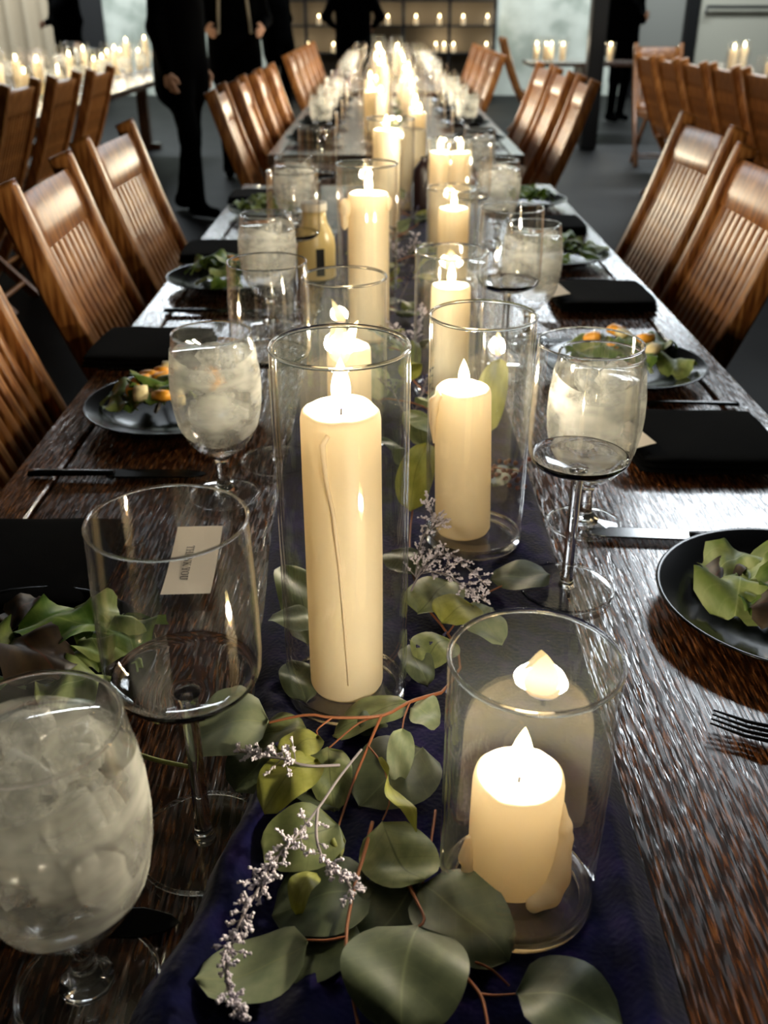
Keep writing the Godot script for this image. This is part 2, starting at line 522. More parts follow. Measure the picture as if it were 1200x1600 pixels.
# candle: wax body with a melted well, a wick and a flame with its light; base at y = 0 of the node
func make_candle(h: float, r: float, seed_: int, fine := true, lit := true, flame_h := 0.036, lean := Vector2.ZERO, dip := 0.006) -> Node3D:
	var t := Node3D.new()
	wobble.seed = seed_
	var seg := 40 if fine else 16
	var prof := [Vector2(0, 0), Vector2(r * 0.93, 0), Vector2(r, 0.004), Vector2(r, h * 0.25), Vector2(r * 0.995, h * 0.5), Vector2(r * 0.985, h * 0.75), Vector2(r * 0.975, h - 0.008), Vector2(r * 0.945, h - 0.003), Vector2(r * 0.87, h - 0.0006), Vector2(r * 0.8, h - 0.0012), Vector2(r * 0.7, h - dip * 0.8), Vector2(r * 0.5, h - dip), Vector2(0, h - dip)]
	var rows := prof.size() - 1
	part(t, "wax_body", Shape.new().surf(rows, seg, func(s: float, a: float) -> Vector3:
		var q: Vector2 = prof[roundi(s * rows)]
		var d := Vector3(cos(a * TAU), 0, sin(a * TAU))
		var k := 1.0 + 0.035 * wobble.get_noise_3d(d.x * 40, q.y * 300, d.z * 40)
		var up := 0.0035 * wobble.get_noise_3d(d.x * 60, 5.0, d.z * 60) if q.y > h * 0.9 and q.x > r * 0.6 else 0.0
		return d * q.x * k + Vector3(0, q.y + up, 0), true), M.wax)
	if not lit:
		return t
	part(t, "wick", Shape.new().tube([Vector3(0, h - dip - 0.002, 0), Vector3(0.0004, h - dip + 0.004, 0), Vector3(0.0012, h - dip + 0.008, 0.0006), Vector3(0.0028, h - dip + 0.0105, 0.001)], 0.0009, 6), M.wick)
	part(t, "flame", flame_shape(flame_h, flame_h * 0.185, lean), M.flame, Vector3(0.0004, h - dip + 0.0045, 0))
	var l := OmniLight3D.new()
	l.name = "flame_light"
	l.light_color = Color(1.0, 0.94, 0.82)
	l.light_energy = CANDLE
	l.light_size = 0.006
	l.omni_range = 30.0
	l.omni_attenuation = 2.0
	l.shadow_enabled = true
	l.position = Vector3(0.0004, h - dip + 0.0045, 0) + Vector3(lean.x * 0.2, flame_h * 0.45, lean.y * 0.2)
	t.add_child(l)
	return t

func candle(src: Node3D, label: String, at_: Vector3, group := "", called := "pillar_candle", turn := 0.0) -> Node3D:
	tag(src, label, "candle")
	return dup(src, called, label, at_, turn, group)

func make_wine(fine := true) -> Node3D:
	var t := Node3D.new()
	var sg := 64 if fine else 24
	var k := 0.0011
	var out := [Vector2(0.0474, 0.149), Vector2(0.0485, 0.152), Vector2(0.0497, 0.157), Vector2(0.0503, 0.17), Vector2(0.05, 0.2), Vector2(0.0488, 0.235), Vector2(0.0478, 0.261)]
	var prof := out.duplicate()
	prof.append(Vector2(0.0476 - k / 2, 0.262))
	if fine:
		for i in range(out.size() - 1, 0, -1):
			prof.append(Vector2(out[i].x - k, out[i].y))
	part(t, "bowl", Shape.new().lathe(prof, sg), M.glass_clear)
	if fine:
		part(t, "bowl_base", Shape.new().lathe([Vector2(0, 0.1336), Vector2(0.012, 0.1346), Vector2(0.03, 0.1376), Vector2(0.0424, 0.1432), Vector2(0.0472, 0.1492), Vector2(0.0463, 0.151), Vector2(0.0414, 0.1447), Vector2(0.0296, 0.1392), Vector2(0.012, 0.1364), Vector2(0.006, 0.137), Vector2(0, 0.1378)], sg), M.glass_solid)
		part(t, "rim", Shape.new().surf(8, sg, func(a: float, b: float) -> Vector3:
			var q := Vector2(0.0473 + cos(-a * TAU) * 0.001, 0.2618 - sin(-a * TAU) * 0.001)
			return Vector3(cos(b * TAU) * q.x, q.y, sin(b * TAU) * q.x), true), M.glass_solid)
	part(t, "stem", Shape.new().lathe([Vector2(0, 0.0042), Vector2(0.0085, 0.0042), Vector2(0.0078, 0.007), Vector2(0.0068, 0.01), Vector2(0.006, 0.016), Vector2(0.0055, 0.05), Vector2(0.0054, 0.1), Vector2(0.0058, 0.125), Vector2(0.0068, 0.131), Vector2(0.0085, 0.1335), Vector2(0, 0.1338)], 24 if fine else 8), M.glass_solid)
	part(t, "foot", Shape.new().lathe([Vector2(0, 0.0006), Vector2(0.046, 0.0006), Vector2(0.0476, 0.0014), Vector2(0.0478, 0.0022), Vector2(0.046, 0.0028), Vector2(0.025, 0.0034), Vector2(0.009, 0.0042), Vector2(0, 0.0043)], sg), M.glass)
	if fine:
		part(t, "foot_rim", ring(0.047, 0.002, 0.0017, sg), M.glass_solid)
	return t

func goblet_r(y: float) -> float:        # outer radius of the goblet's bowl
	var p := [Vector2(0.054, 0.006), Vector2(0.057, 0.017), Vector2(0.064, 0.027), Vector2(0.078, 0.0385), Vector2(0.096, 0.0465), Vector2(0.118, 0.0508), Vector2(0.138, 0.0522), Vector2(0.158, 0.0517), Vector2(0.18, 0.0492), Vector2(0.205, 0.0455)]
	for i in range(1, p.size()):
		if y <= p[i].x:
			return lerpf(p[i - 1].y, p[i].y, clampf((y - p[i - 1].x) / (p[i].x - p[i - 1].x), 0, 1))
	return 0.0455

func make_goblet(fine := true) -> Node3D:
	var t := Node3D.new()
	var sg := 64 if fine else 24
	var prof := [Vector2(0, 0.0535)]
	var rows := 22 if fine else 12
	for i in rows + 1:
		var y := 0.054 + 0.1505 * i / rows
		prof.append(Vector2(goblet_r(y), y))
	prof.append(Vector2(0.0449, 0.2052))
	if fine:
		for i in range(rows, -1, -2):
			var y := 0.0575 + 0.147 * i / rows
			prof.append(Vector2(maxf(goblet_r(y) - 0.0018, 0.002), y))
	part(t, "bowl", Shape.new().lathe(prof, sg), M.glass_clear)
	if fine:
		part(t, "rim", Shape.new().surf(8, sg, func(a: float, b: float) -> Vector3:
			var q := Vector2(0.0447 + cos(-a * TAU) * 0.0013, 0.2048 - sin(-a * TAU) * 0.0013)
			return Vector3(cos(b * TAU) * q.x, q.y, sin(b * TAU) * q.x), true), M.glass_solid)
	part(t, "stem", Shape.new().lathe([Vector2(0, 0.006), Vector2(0.017, 0.006), Vector2(0.0165, 0.0095), Vector2(0.0115, 0.013), Vector2(0.0085, 0.018), Vector2(0.0072, 0.03), Vector2(0.0072, 0.043), Vector2(0.0092, 0.05), Vector2(0.012, 0.0535), Vector2(0, 0.0537)], 12), M.glass_solid)
	part(t, "foot", Shape.new().lathe([Vector2(0, 0.0006), Vector2(0.04, 0.0006), Vector2(0.0428, 0.0018), Vector2(0.0425, 0.003), Vector2(0.036, 0.0042), Vector2(0.022, 0.0056), Vector2(0.012, 0.0062), Vector2(0, 0.0062)], sg), M.glass)
	if fine:
		part(t, "foot_rim", ring(0.0418, 0.0022, 0.0017, sg), M.glass_solid)
	part(t, "condensation", Shape.new().surf(14, sg, func(a: float, b: float) -> Vector3:
		var y := 0.086 + 0.097 * a + 0.006 * sin(b * TAU * 2.0)
		var r := goblet_r(y) + 0.0004
		return Vector3(cos(b * TAU) * r, y, sin(b * TAU) * r), true), M.frost)
	return t

func make_water(fine := true) -> Node3D:
	var t := Node3D.new()
	var top := 0.186
	var prof := [Vector2(0, 0.0595)]
	for i in 13:
		var y := 0.06 + (top - 0.06) * i / 12.0
		prof.append(Vector2(maxf(goblet_r(y) - 0.0028, 0.002), y))
	prof.append(Vector2(0, top))
	part(t, "surface", Shape.new().lathe(prof, 40 if fine else 20), M.water)
	return t

func ice_shape(seed_: int, size: float) -> Shape:
	wobble.seed = seed_
	return Shape.new().surf(10, 14, func(s: float, t: float) -> Vector3:
		var a := PI * (s - 0.5)
		var d := Vector3(cos(a) * cos(t * TAU), sin(a), cos(a) * sin(t * TAU))
		var m := maxf(absf(d.x), maxf(absf(d.y), absf(d.z)))
		var q := d.lerp(d / m, 0.72) * size
		return q * (1.0 + 0.16 * wobble.get_noise_3d(d.x * 60, d.y * 60, d.z * 60)), true)

var ice_meshes := []

func ice_cubes(where: Vector3, count: int, label: String, seed_: int, big := 1.0) -> void:
	if ice_meshes.is_empty():
		for k in 4:
			ice_meshes.append(ice_shape(60 + k, 0.0135).mesh())
	rng.seed = seed_
	for k in count:
		var y := 0.098 + 0.088 * (k + 0.5) / count
		var a := k * 2.4 + rng.randf() * 0.5
		var r := (goblet_r(y) - 0.022) * sqrt(rng.randf_range(0.25, 1.0))
		var o := part(self, "ice_cube", ice_meshes[k % 4], M.ice, where + Vector3(cos(a) * r, y, sin(a) * r))
		o.rotation = Vector3(rng.randf() * TAU, rng.randf() * TAU, rng.randf() * TAU)
		o.scale = Vector3.ONE * big * rng.randf_range(0.85, 1.2)
		tag(o, "%s ice cube from bottom %s" % [NTH[k], label], "ice", "ice cubes " + label)

# ---- leaves and flowers

func leaf(parent: Node3D, a: Vector3, b: Vector3, width: float, curl: float, tone: String, called := "leaf") -> void:
	var d := b - a
	var len := d.length()
	var dir := d / len
	var side := dir.cross(Vector3.UP).normalized()
	var up := side.cross(dir)
	var skew := 0.06 * sin(a.x * 900.0 + b.z * 700.0)
	var s := Shape.new().surf(12, 10, func(i: float, j: float) -> Vector3:
		var t := j * 2.0 - 1.0
		var w := sqrt(maxf(4.0 * pow(i, 0.9) * (1.0 - i), 0.0)) * width / 2.0 * (0.96 + 0.1 * (1.0 - i))
		var lift := curl * (1.0 - pow(2.0 * i - 0.9, 2.0)) + absf(t) * w * 0.16 - t * t * w * 0.1 + 0.0016 * sin(i * 9.0 + t * 3.0 + a.x * 300.0)
		return a + dir * len * i + side * (t * w + skew * len * sin(PI * i)) + up * lift)
	part(parent, called, s, M["leaf_" + tone])

func salad_leaf(parent: Node3D, a: Vector3, b: Vector3, width: float, mat: Material, seed_: int) -> void:
	var d := b - a
	var len := d.length()
	var dir := d / len
	var side := dir.cross(Vector3.UP).normalized()
	var up := side.cross(dir)
	var lobes := 1.5 + seed_ % 3
	part(parent, "leaf", Shape.new().surf(14, 8, func(i: float, j: float) -> Vector3:
		var t := j * 2.0 - 1.0
		var w := 0.06 * width if i < 0.22 else 0.06 * width + pow(maxf(sin(PI * (i - 0.22) / 0.78 * 0.97 + 0.02), 0.0), 0.6) * width / 2.0 * (1.0 + 0.2 * sin(i * lobes * TAU + t) + 0.05 * sin(i * 40.0 + seed_))
		var lift := 0.18 * len * sin(i * PI) + absf(t) * w * 0.35 * sin(i * 9.0 + seed_) + 0.03 * len * sin(i * 13.0 + t * 4.0 + seed_)
		return a + dir * len * i + side * t * w + up * lift), mat)

func stem(parent: Node3D, pts: Array, r: float, mat: Material = null, called := "stem") -> void:
	var cv := Curve3D.new()
	for k in pts.size():
		var tan_: Vector3 = (pts[mini(k + 1, pts.size() - 1)] - pts[maxi(k - 1, 0)]) / 6.0
		cv.add_point(pts[k], -tan_, tan_)
	var fine := []
	var rr := []
	for k in pts.size() * 3:
		var f := float(k) / (pts.size() * 3 - 1)
		fine.append(cv.sample_baked(f * cv.get_baked_length(), true))
		rr.append(r * (1.0 - 0.35 * f))
	part(parent, called, Shape.new().tube(fine, rr, 6), mat if mat else M.stem)

# a dried statice sprig: a stem, side twigs and clusters of tiny bells
func statice(label: String, lines: Array, seed_: int, mat: Material, twig_len := 0.016, dense := 1.0, from := 0.35) -> void:
	rng.seed = seed_
	var t := thing("statice_sprig", label, "dried flower")
	var bells := Shape.new()
	for pts in lines:
		stem(t, pts, 0.0011, M.twig)
		var cv := Curve3D.new()
		for q in pts: cv.add_point(q)
		var L := cv.get_baked_length()
		var count := int(L / 0.0034 * dense)
		var twigs := Shape.new()
		for k in count:
			var f := rng.randf_range(from, 1.0)
			var o := cv.sample_baked(f * L)
			var ax := (cv.sample_baked(minf(L, f * L + 0.004)) - cv.sample_baked(maxf(0, f * L - 0.004))).normalized()
			var dir := (ax * 0.8 + Vector3(rng.randf_range(-1, 1), rng.randf_range(-0.35, 0.9), rng.randf_range(-1, 1))).normalized()
			var tl := twig_len * rng.randf_range(0.4, 1.0) * (1.15 - 0.6 * f)
			twigs.tube([o, o + dir * tl], 0.0004, 4)
			for b in 8:
				var bo := o + dir * tl * rng.randf_range(0.4, 1.0)
				var bd := (dir + Vector3(rng.randf_range(-0.7, 0.7), rng.randf_range(-0.4, 0.7), rng.randf_range(-0.7, 0.7))).normalized() * rng.randf_range(0.0018, 0.0032)
				bells.tube([bo, bo + bd * 0.5, bo + bd], [0.0003, 0.0008, 0.001], 5)
		part(t, "twig", twigs, M.twig)
	var bl := part(t, "blossom", bells, mat)
	bl.set_meta("kind", "stuff")

# ---- table setting

func make_plate() -> Node3D:
	var t := Node3D.new()
	part(t, "dish", Shape.new().lathe([Vector2(0, 0.003), Vector2(0.07, 0.003), Vector2(0.075, 0.0), Vector2(0.082, 0.003), Vector2(0.105, 0.012), Vector2(0.128, 0.021), Vector2(0.1305, 0.0228), Vector2(0.1295, 0.0245), Vector2(0.126, 0.0236), Vector2(0.104, 0.0165), Vector2(0.084, 0.0085), Vector2(0.06, 0.0065), Vector2(0, 0.0062)], 64), M.plate)
	return t

func salad(label: String, o: Vector3, count: int, seed_: int, r: float, cubes: int, mats := ["A", "B", "A", "C"], big := 1.0) -> void:
	rng.seed = seed_
	var t := thing("salad", label, "salad")
	for k in count:
		var a := rng.randf() * TAU
		var d := r * sqrt(rng.randf())
		var h := 0.012 + 0.034 * (1.0 - d / r) * rng.randf_range(0.5, 1.0)
		var p := o + Vector3(cos(a) * d, h, sin(a) * d)
		var b := rng.randf() * TAU
		var l := rng.randf_range(0.05, 0.085) * big
		salad_leaf(t, p - Vector3(cos(b), 0.0, sin(b)) * l * 0.5, p + Vector3(cos(b) * l * 0.5, rng.randf_range(0.0, 0.018), sin(b) * l * 0.5), l * rng.randf_range(0.55, 0.85), M["salad_" + mats[k % mats.size()]], k + seed_)
	for k in cubes:
		var a := rng.randf() * TAU
		var d := r * 0.75 * sqrt(rng.randf())
		var s := Shape.new().surf(6, 8, func(i: float, j: float) -> Vector3:
			var e := PI * (i - 0.5)
			var q := Vector3(cos(e) * cos(j * TAU), sin(e), cos(e) * sin(j * TAU))
			return q.lerp(q / maxf(absf(q.x), maxf(absf(q.y), absf(q.z))), 0.5) * Vector3(0.015, 0.008, 0.011), true)
		var c := part(t, "squash_cube" if k % 3 < 2 else "cheese_crumble", s, M.squash if k % 3 < 2 else M.cheese, o + Vector3(cos(a) * d, 0.04 + 0.012 * rng.randf(), sin(a) * d))
		c.rotation = Vector3(rng.randf_range(-0.4, 0.4), rng.randf() * TAU, rng.randf_range(-0.4, 0.4))

func make_knife(blade: Material) -> Node3D:           # lies along +x, tip at +x, blade from 0.105
	var t := Node3D.new()
	part(t, "handle", Shape.new().surf(10, 10, func(i: float, j: float) -> Vector3:
		var w := 0.0095 * (1.0 - 0.35 * i) * (0.0 if i < 0.001 or i > 0.999 else 1.0)
		return Vector3(0.0 + 0.108 * clampf((i - 0.1) / 0.8, 0, 1), 0.005 + sin(-j * TAU) * w * 0.45, cos(j * TAU) * w), true), M.black_metal)
	part(t, "blade", Shape.new().surf(16, 16, func(i: float, j: float) -> Vector3:
		var f := clampf((i - 0.08) / 0.84, 0, 1)
		var w := 0.0115 * sqrt(clampf((1.0 - f) * 5.0, 0, 1)) * (0.0 if i < 0.001 or i > 0.999 else 1.0)
		return Vector3(0.1 + 0.128 * f, 0.004 + clampf(sin(-j * TAU) * 3.0, -1, 1) * minf(w, 0.0009), clampf(cos(j * TAU) * 1.3, -1, 1) * w + 0.002 * f), true), blade)
	return t

func make_fork() -> Node3D:            # lies along +x, tines at +x
	var t := Node3D.new()
	part(t, "handle", Shape.new().surf(12, 10, func(i: float, j: float) -> Vector3:
		var f := clampf((i - 0.08) / 0.84, 0, 1)
		var w := lerpf(0.0085, 0.0038, f) * (0.0 if i < 0.001 or i > 0.999 else 1.0)
		return Vector3(0.13 * f, 0.005 + 0.004 * f + sin(-j * TAU) * w * 0.4, cos(j * TAU) * w), true), M.black_metal)
	part(t, "head", Shape.new().surf(8, 10, func(i: float, j: float) -> Vector3:
		var f := clampf((i - 0.1) / 0.8, 0, 1)
		var w := lerpf(0.0042, 0.0125, sqrt(f)) * (0.0 if i < 0.001 or i > 0.999 else 1.0)
		return Vector3(0.126 + 0.026 * f, 0.0085 - 0.004 * sin(f * PI) + sin(-j * TAU) * minf(w, 0.0012), cos(j * TAU) * w), true), M.black_metal)
	for k in 4:
		var z := -0.0096 + k * 0.0064
		part(t, "tine", Shape.new().tube([Vector3(0.15, 0.008, z), Vector3(0.17, 0.0065, z), Vector3(0.198, 0.009, z * 0.95)], [0.0018, 0.0016, 0.0008], 6), M.black_metal)
	return t

func make_napkin() -> Node3D:          # a folded cloth 0.2 x 0.2, centre at the base
	var t := Node3D.new()
	for k in 3:
		var y := 0.005 + k * 0.0075
		part(t, "fold", Shape.new().surf(10, 16, func(i: float, j: float) -> Vector3:
			var a := j * TAU
			var f := Vector2(clampf(cos(a) * 1.35, -1, 1), clampf(sin(a) * 1.35, -1, 1))
			var e := PI * (i - 0.5)
			var wide := pow(maxf(cos(e), 0.0), 0.25)
			return Vector3(f.x * (0.1 - 0.002 * k) * wide, y + clampf(sin(e) * 1.06, -1, 1) * 0.0042 + 0.0008 * sin(f.x * wide * 5.0 + k * 2.0), f.y * (0.095 - 0.003 * k) * wide + 0.002 * k), true), M.napkin)
	return t

# ---------------------------------------------------------------- people: one skin from tapered capsules, meshed as surface nets

func nets(s: Shape, bones: Array, lo: Vector3, hi: Vector3, cell: float, k: float, color: Callable) -> void:
	var nx := int((hi.x - lo.x) / cell) + 2
	var ny := int((hi.y - lo.y) / cell) + 2
	var nz := int((hi.z - lo.z) / cell) + 2
	var f := PackedFloat32Array()
	f.resize(nx * ny * nz)
	f.fill(1.0)
	for b in bones:
		var p: Vector3 = b[0]
		var q: Vector3 = b[1]
		var r0: float = b[2]
		var r1: float = b[3]
		var m := maxf(r0, r1) + cell * 2.0 + k
		var a := ((p.min(q) - Vector3.ONE * m - lo) / cell).floor().max(Vector3.ZERO)
		var e := ((p.max(q) + Vector3.ONE * m - lo) / cell).ceil().min(Vector3(nx - 1, ny - 1, nz - 1))
		var pq := q - p
		var l2 := maxf(pq.length_squared(), 1e-9)
		for z in range(int(a.z), int(e.z) + 1):
			for y in range(int(a.y), int(e.y) + 1):
				var row := (z * ny + y) * nx
				for x in range(int(a.x), int(e.x) + 1):
					var w := lo + Vector3(x, y, z) * cell
					var t := clampf((w - p).dot(pq) / l2, 0.0, 1.0)
					var d := w.distance_to(p + pq * t) - lerpf(r0, r1, t)
					var c := f[row + x]
					var h := maxf(k - absf(c - d), 0.0) / k
					f[row + x] = minf(c, d) - h * h * k * 0.25
	var v0 := s.v.size()
	var i0 := s.ix.size()
	var id := {}
	var step := [1, nx, nx * ny]
	for z in nz - 1:
		for y in ny - 1:
			for x in nx - 1:
				var o := (z * ny + y) * nx + x
				var inside := 0
				for c in 8:
					if f[o + (c & 1) + ((c >> 1) & 1) * nx + (c >> 2) * nx * ny] < 0.0: inside += 1
				if inside == 0 or inside == 8: continue
				var sum := Vector3.ZERO
				var cnt := 0
				for c in 8:
					for ax in 3:
						if c & (1 << ax): continue
						var c2 := c | (1 << ax)
						var fa := f[o + (c & 1) + ((c >> 1) & 1) * nx + (c >> 2) * nx * ny]
						var fb := f[o + (c2 & 1) + ((c2 >> 1) & 1) * nx + (c2 >> 2) * nx * ny]
						if (fa < 0.0) != (fb < 0.0):
							var pa := Vector3(c & 1, (c >> 1) & 1, c >> 2)
							var pb := Vector3(c2 & 1, (c2 >> 1) & 1, c2 >> 2)
							sum += pa.lerp(pb, fa / (fa - fb))
							cnt += 1
				id[o] = s.v.size()
				var w := lo + (Vector3(x, y, z) + sum / cnt) * cell
				s.v.append(w)
				s.uv.append(Vector2.ZERO)
				s.c.append(color.call(w))
	for o in id:
		for ax in 3:
			var fa := f[o]
			var fb := f[o + step[ax]]
			if (fa < 0.0) == (fb < 0.0): continue
			var u: int = step[(ax + 1) % 3]
			var w: int = step[(ax + 2) % 3]
			if not (id.has(o - u) and id.has(o - w) and id.has(o - u - w)): continue
			var q := [id[o], id[o - u], id[o - u - w], id[o - w]]
			if fa < 0.0:
				s.ix.append_array(PackedInt32Array([q[0], q[2], q[1], q[0], q[3], q[2]]))
			else:
				s.ix.append_array(PackedInt32Array([q[0], q[1], q[2], q[0], q[2], q[3]]))
	s.smooth(v0, i0)

# pose: elbows and wrists as offsets from the shoulders (right, left), stride of the feet, forward lean
func person(label: String, at_: Vector3, turn: float, pose: Dictionary, height := 1.76) -> Node3D:
	var t := thing("person", label, "person", at_, "", turn)
	var k := height / 1.76
	var lean: float = pose.get("lean", 0.0)
	var st: float = pose.get("stride", 0.05)
	var hip := Vector3(0, 0.93, 0) * k
	var chest := Vector3(0, 1.28, -lean * 0.6) * k
	var neck := Vector3(0, 1.5, -lean) * k
	var head := Vector3(0, 1.645, -lean - 0.03) * k
	var bones := [[hip + Vector3(-0.07, 0, 0), hip + Vector3(0.07, 0, 0), 0.115 * k, 0.115 * k], [hip, chest, 0.125 * k, 0.135 * k], [chest + Vector3(-0.08, 0.02, 0), chest + Vector3(0.08, 0.02, 0), 0.12 * k, 0.12 * k], [chest, neck + Vector3(0, -0.05, 0), 0.12 * k, 0.07 * k], [neck + Vector3(0, -0.04, 0), head, 0.055 * k, 0.055 * k]]
	for s in [-1.0, 1.0]:
		bones.append([Vector3(0.075 * s, 1.22, -lean * 0.5) * k, Vector3(0.09 * s, 0.8, 0.01) * k, 0.125 * k, 0.125 * k])
	var hands := []
	for s in [-1.0, 1.0]:
		var sh := Vector3(0.185 * s, 1.43, -lean * 0.85) * k
		var el: Vector3 = sh + pose.get("elbow_r" if s > 0 else "elbow_l", Vector3(0.035 * s, -0.29, 0.02)) * k
		var wr: Vector3 = el + pose.get("wrist_r" if s > 0 else "wrist_l", Vector3(-0.01 * s, -0.24, -0.05)) * k
		bones.append([chest + Vector3(0.06 * s, 0.12, 0), sh, 0.075 * k, 0.068 * k])
		bones.append([sh, el, 0.062 * k, 0.048 * k])
		bones.append([el, wr, 0.05 * k, 0.036 * k])
		hands.append([wr, (wr - el).normalized(), s])
		var kn := Vector3(0.1 * s, 0.5, -st * 0.5 * s - 0.02) * k
		var an := Vector3(0.105 * s, 0.085, -st * s + 0.02) * k
		bones.append([hip + Vector3(0.09 * s, -0.03, 0), kn, 0.092 * k, 0.064 * k])
		bones.append([kn, an, 0.066 * k, 0.05 * k])
		bones.append([an + Vector3(0, -0.03, 0.03), an + Vector3(0.01 * s, -0.045, -0.15), 0.045 * k, 0.036 * k])
	var cloth := Color(0.0032, 0.0031, 0.003)
	var skin := Color(0.42, 0.24, 0.16)
	var neck_y := neck.y - 0.015
	var body := Shape.new()
	nets(body, bones, Vector3(-0.75, 0.0, -0.75), Vector3(0.75, 1.7 * k, 0.6), 0.024, 0.045, func(w: Vector3) -> Color:
		return skin if w.y > neck_y and absf(w.x) < 0.09 else cloth)
	# head: skull, jaw, nose, brows, lips, ears
	var hb := [[head + Vector3(0, 0.02, 0.02), head + Vector3(0, 0.03, -0.012), 0.085, 0.08], [head + Vector3(0, -0.04, -0.02), head + Vector3(0, -0.075, -0.055), 0.062, 0.034], [head + Vector3(0, 0.0, -0.09), head + Vector3(0, -0.028, -0.112), 0.009, 0.014], [head + Vector3(-0.035, 0.014, -0.082), head + Vector3(0.035, 0.014, -0.082), 0.014, 0.014], [head + Vector3(-0.018, -0.057, -0.084), head + Vector3(0.018, -0.057, -0.084), 0.009, 0.009], [head + Vector3(-0.088, -0.02, 0.01), head + Vector3(-0.09, 0.012, 0.016), 0.012, 0.016], [head + Vector3(0.088, -0.02, 0.01), head + Vector3(0.09, 0.012, 0.016), 0.012, 0.016], [neck, head + Vector3(0, -0.03, 0.01), 0.056, 0.056]]
	nets(body, hb, head + Vector3(-0.13, -0.16, -0.15), head + Vector3(0.13, 0.14, 0.14), 0.009, 0.014, func(_w: Vector3) -> Color: return skin)
	for h in hands:
		var wr: Vector3 = h[0]
		var d: Vector3 = h[1]
		var inw := Vector3(-h[2], 0, 0)
		var fw := d.cross(inw).normalized()
		if fw.z > 0: fw = -fw
		var pn := fw.cross(d).normalized()
		if pn.dot(inw) < 0: pn = -pn
		var palm := wr + d * 0.075
		var fb := [[wr - d * 0.02, wr + d * 0.03, 0.03, 0.026], [wr + d * 0.03 + fw * 0.016, palm + fw * 0.024, 0.017, 0.014], [wr + d * 0.03 - fw * 0.014, palm - fw * 0.024, 0.017, 0.013], [wr + d * 0.03, palm, 0.018, 0.014]]
		for q in 4:
			var root := palm + fw * (0.03 - 0.02 * q)
			var ln: float = [0.036, 0.042, 0.039, 0.03][q]
			var m1 := root + (d + pn * 0.25).normalized() * ln
			var m2 := m1 + (d + pn * 0.75).normalized() * ln * 0.75
			fb.append([root, m1, 0.0092, 0.0085])
			fb.append([m1, m2, 0.0085, 0.007])
		var th := wr + d * 0.025 + fw * 0.03
		fb.append([th, th + (d * 0.8 + fw * 0.6 + pn * 0.3).normalized() * 0.04, 0.012, 0.01])
		fb.append([th + (d * 0.8 + fw * 0.6 + pn * 0.3).normalized() * 0.04, th + (d * 0.8 + fw * 0.6 + pn * 0.3).normalized() * 0.04 + (d + pn * 0.4).normalized() * 0.028, 0.0095, 0.008])
		nets(body, fb, wr - Vector3.ONE * 0.19, wr + Vector3.ONE * 0.19, 0.0065, 0.008, func(_w: Vector3) -> Color: return skin)
	part(t, "body", body, M.cloth)
	var hair := Shape.new().surf(10, 16, func(i: float, j: float) -> Vector3:
		var a := PI * (0.5 - 0.62 * i)
		var q := Vector3(cos(a) * cos(j * TAU), sin(a), cos(a) * sin(j * TAU))
		var low := 0.045 * maxf(0.0, -q.z - 0.3) * 2.0
		return head + Vector3(0, 0.03 + low, 0.012) + q * Vector3(0.092, 0.09, 0.1), true)
	part(t, "hair", hair, M.dark)
	return t

# ---------------------------------------------------------------- the scene

func ceiling_lamp(x: float, z: float, sx: float, sz: float, y: float, energy: float, label: String) -> void:
	var t := thing("ceiling_light", label, "ceiling light", Vector3(x, y, z), "ceiling light panels above the hall")
	part(t, "housing", Shape.new().box(Vector3(0, 0.05, 0), Vector3(sx + 0.08, 0.09, sz + 0.08), 0.01), M.steel)
	part(t, "diffuser", Shape.new().box(Vector3(0, 0.0, 0), Vector3(sx, 0.02, sz), 0.004), M.lamp)
	var l := AreaLight3D.new()
	l.name = "panel_light"
	l.area_size = Vector2(sx, sz)
	l.light_energy = energy
	l.light_color = Color(0.93, 0.97, 1.0)
	l.area_range = 30.0
	l.area_attenuation = 2.0
	l.shadow_enabled = true
	l.rotation_degrees.x = -90
	l.position.y = -0.03
	t.add_child(l)

func _ready() -> void:
	var cam := Camera3D.new()
	cam.name = "camera"
	cam.position = Vector3(0, 1.28, 0)
	cam.rotation_degrees = Vector3(-27.684, 0, 0)
	cam.near = 0.05
	cam.far = 60.0
	var lens := CameraAttributesPhysical.new()
	lens.frustum_focal_length = 22.5
	lens.exposure_aperture = 5.4
	lens.frustum_focus_distance = 0.78
	cam.attributes = lens
	cam.fov = 56.145
	add_child(cam)
	cam.make_current()
	var env := Environment.new()
	env.background_mode = Environment.BG_COLOR
	env.background_color = Color(0.012, 0.012, 0.014)
	env.tonemap_mode = Environment.TONE_MAPPER_LINEAR
	env.tonemap_exposure = 1.0
	env.sdfgi_enabled = true
	env.ssao_enabled = true
	env.ssil_enabled = true
	var we := WorldEnvironment.new()
	we.name = "world_environment"
	we.environment = env
	add_child(we)
	make_materials()
	ceiling_lamp(2.9, -6.6, 1.3, 3.0, 4.3, 20.0, "ceiling light panel over the right aisle beside the long table")
	ceiling_lamp(-4.8, -15.3, 5.0, 0.8, 4.3, 48.0, "ceiling light panel near the back wall on the left")
	ceiling_lamp(4.0, -15.3, 5.0, 0.8, 4.3, 44.0, "ceiling light panel near the back wall on the right")
	build_hall()
	build_tables()
	build_seats()
	build_near_table()
	build_garland()
	build_far_tables()
	build_people()

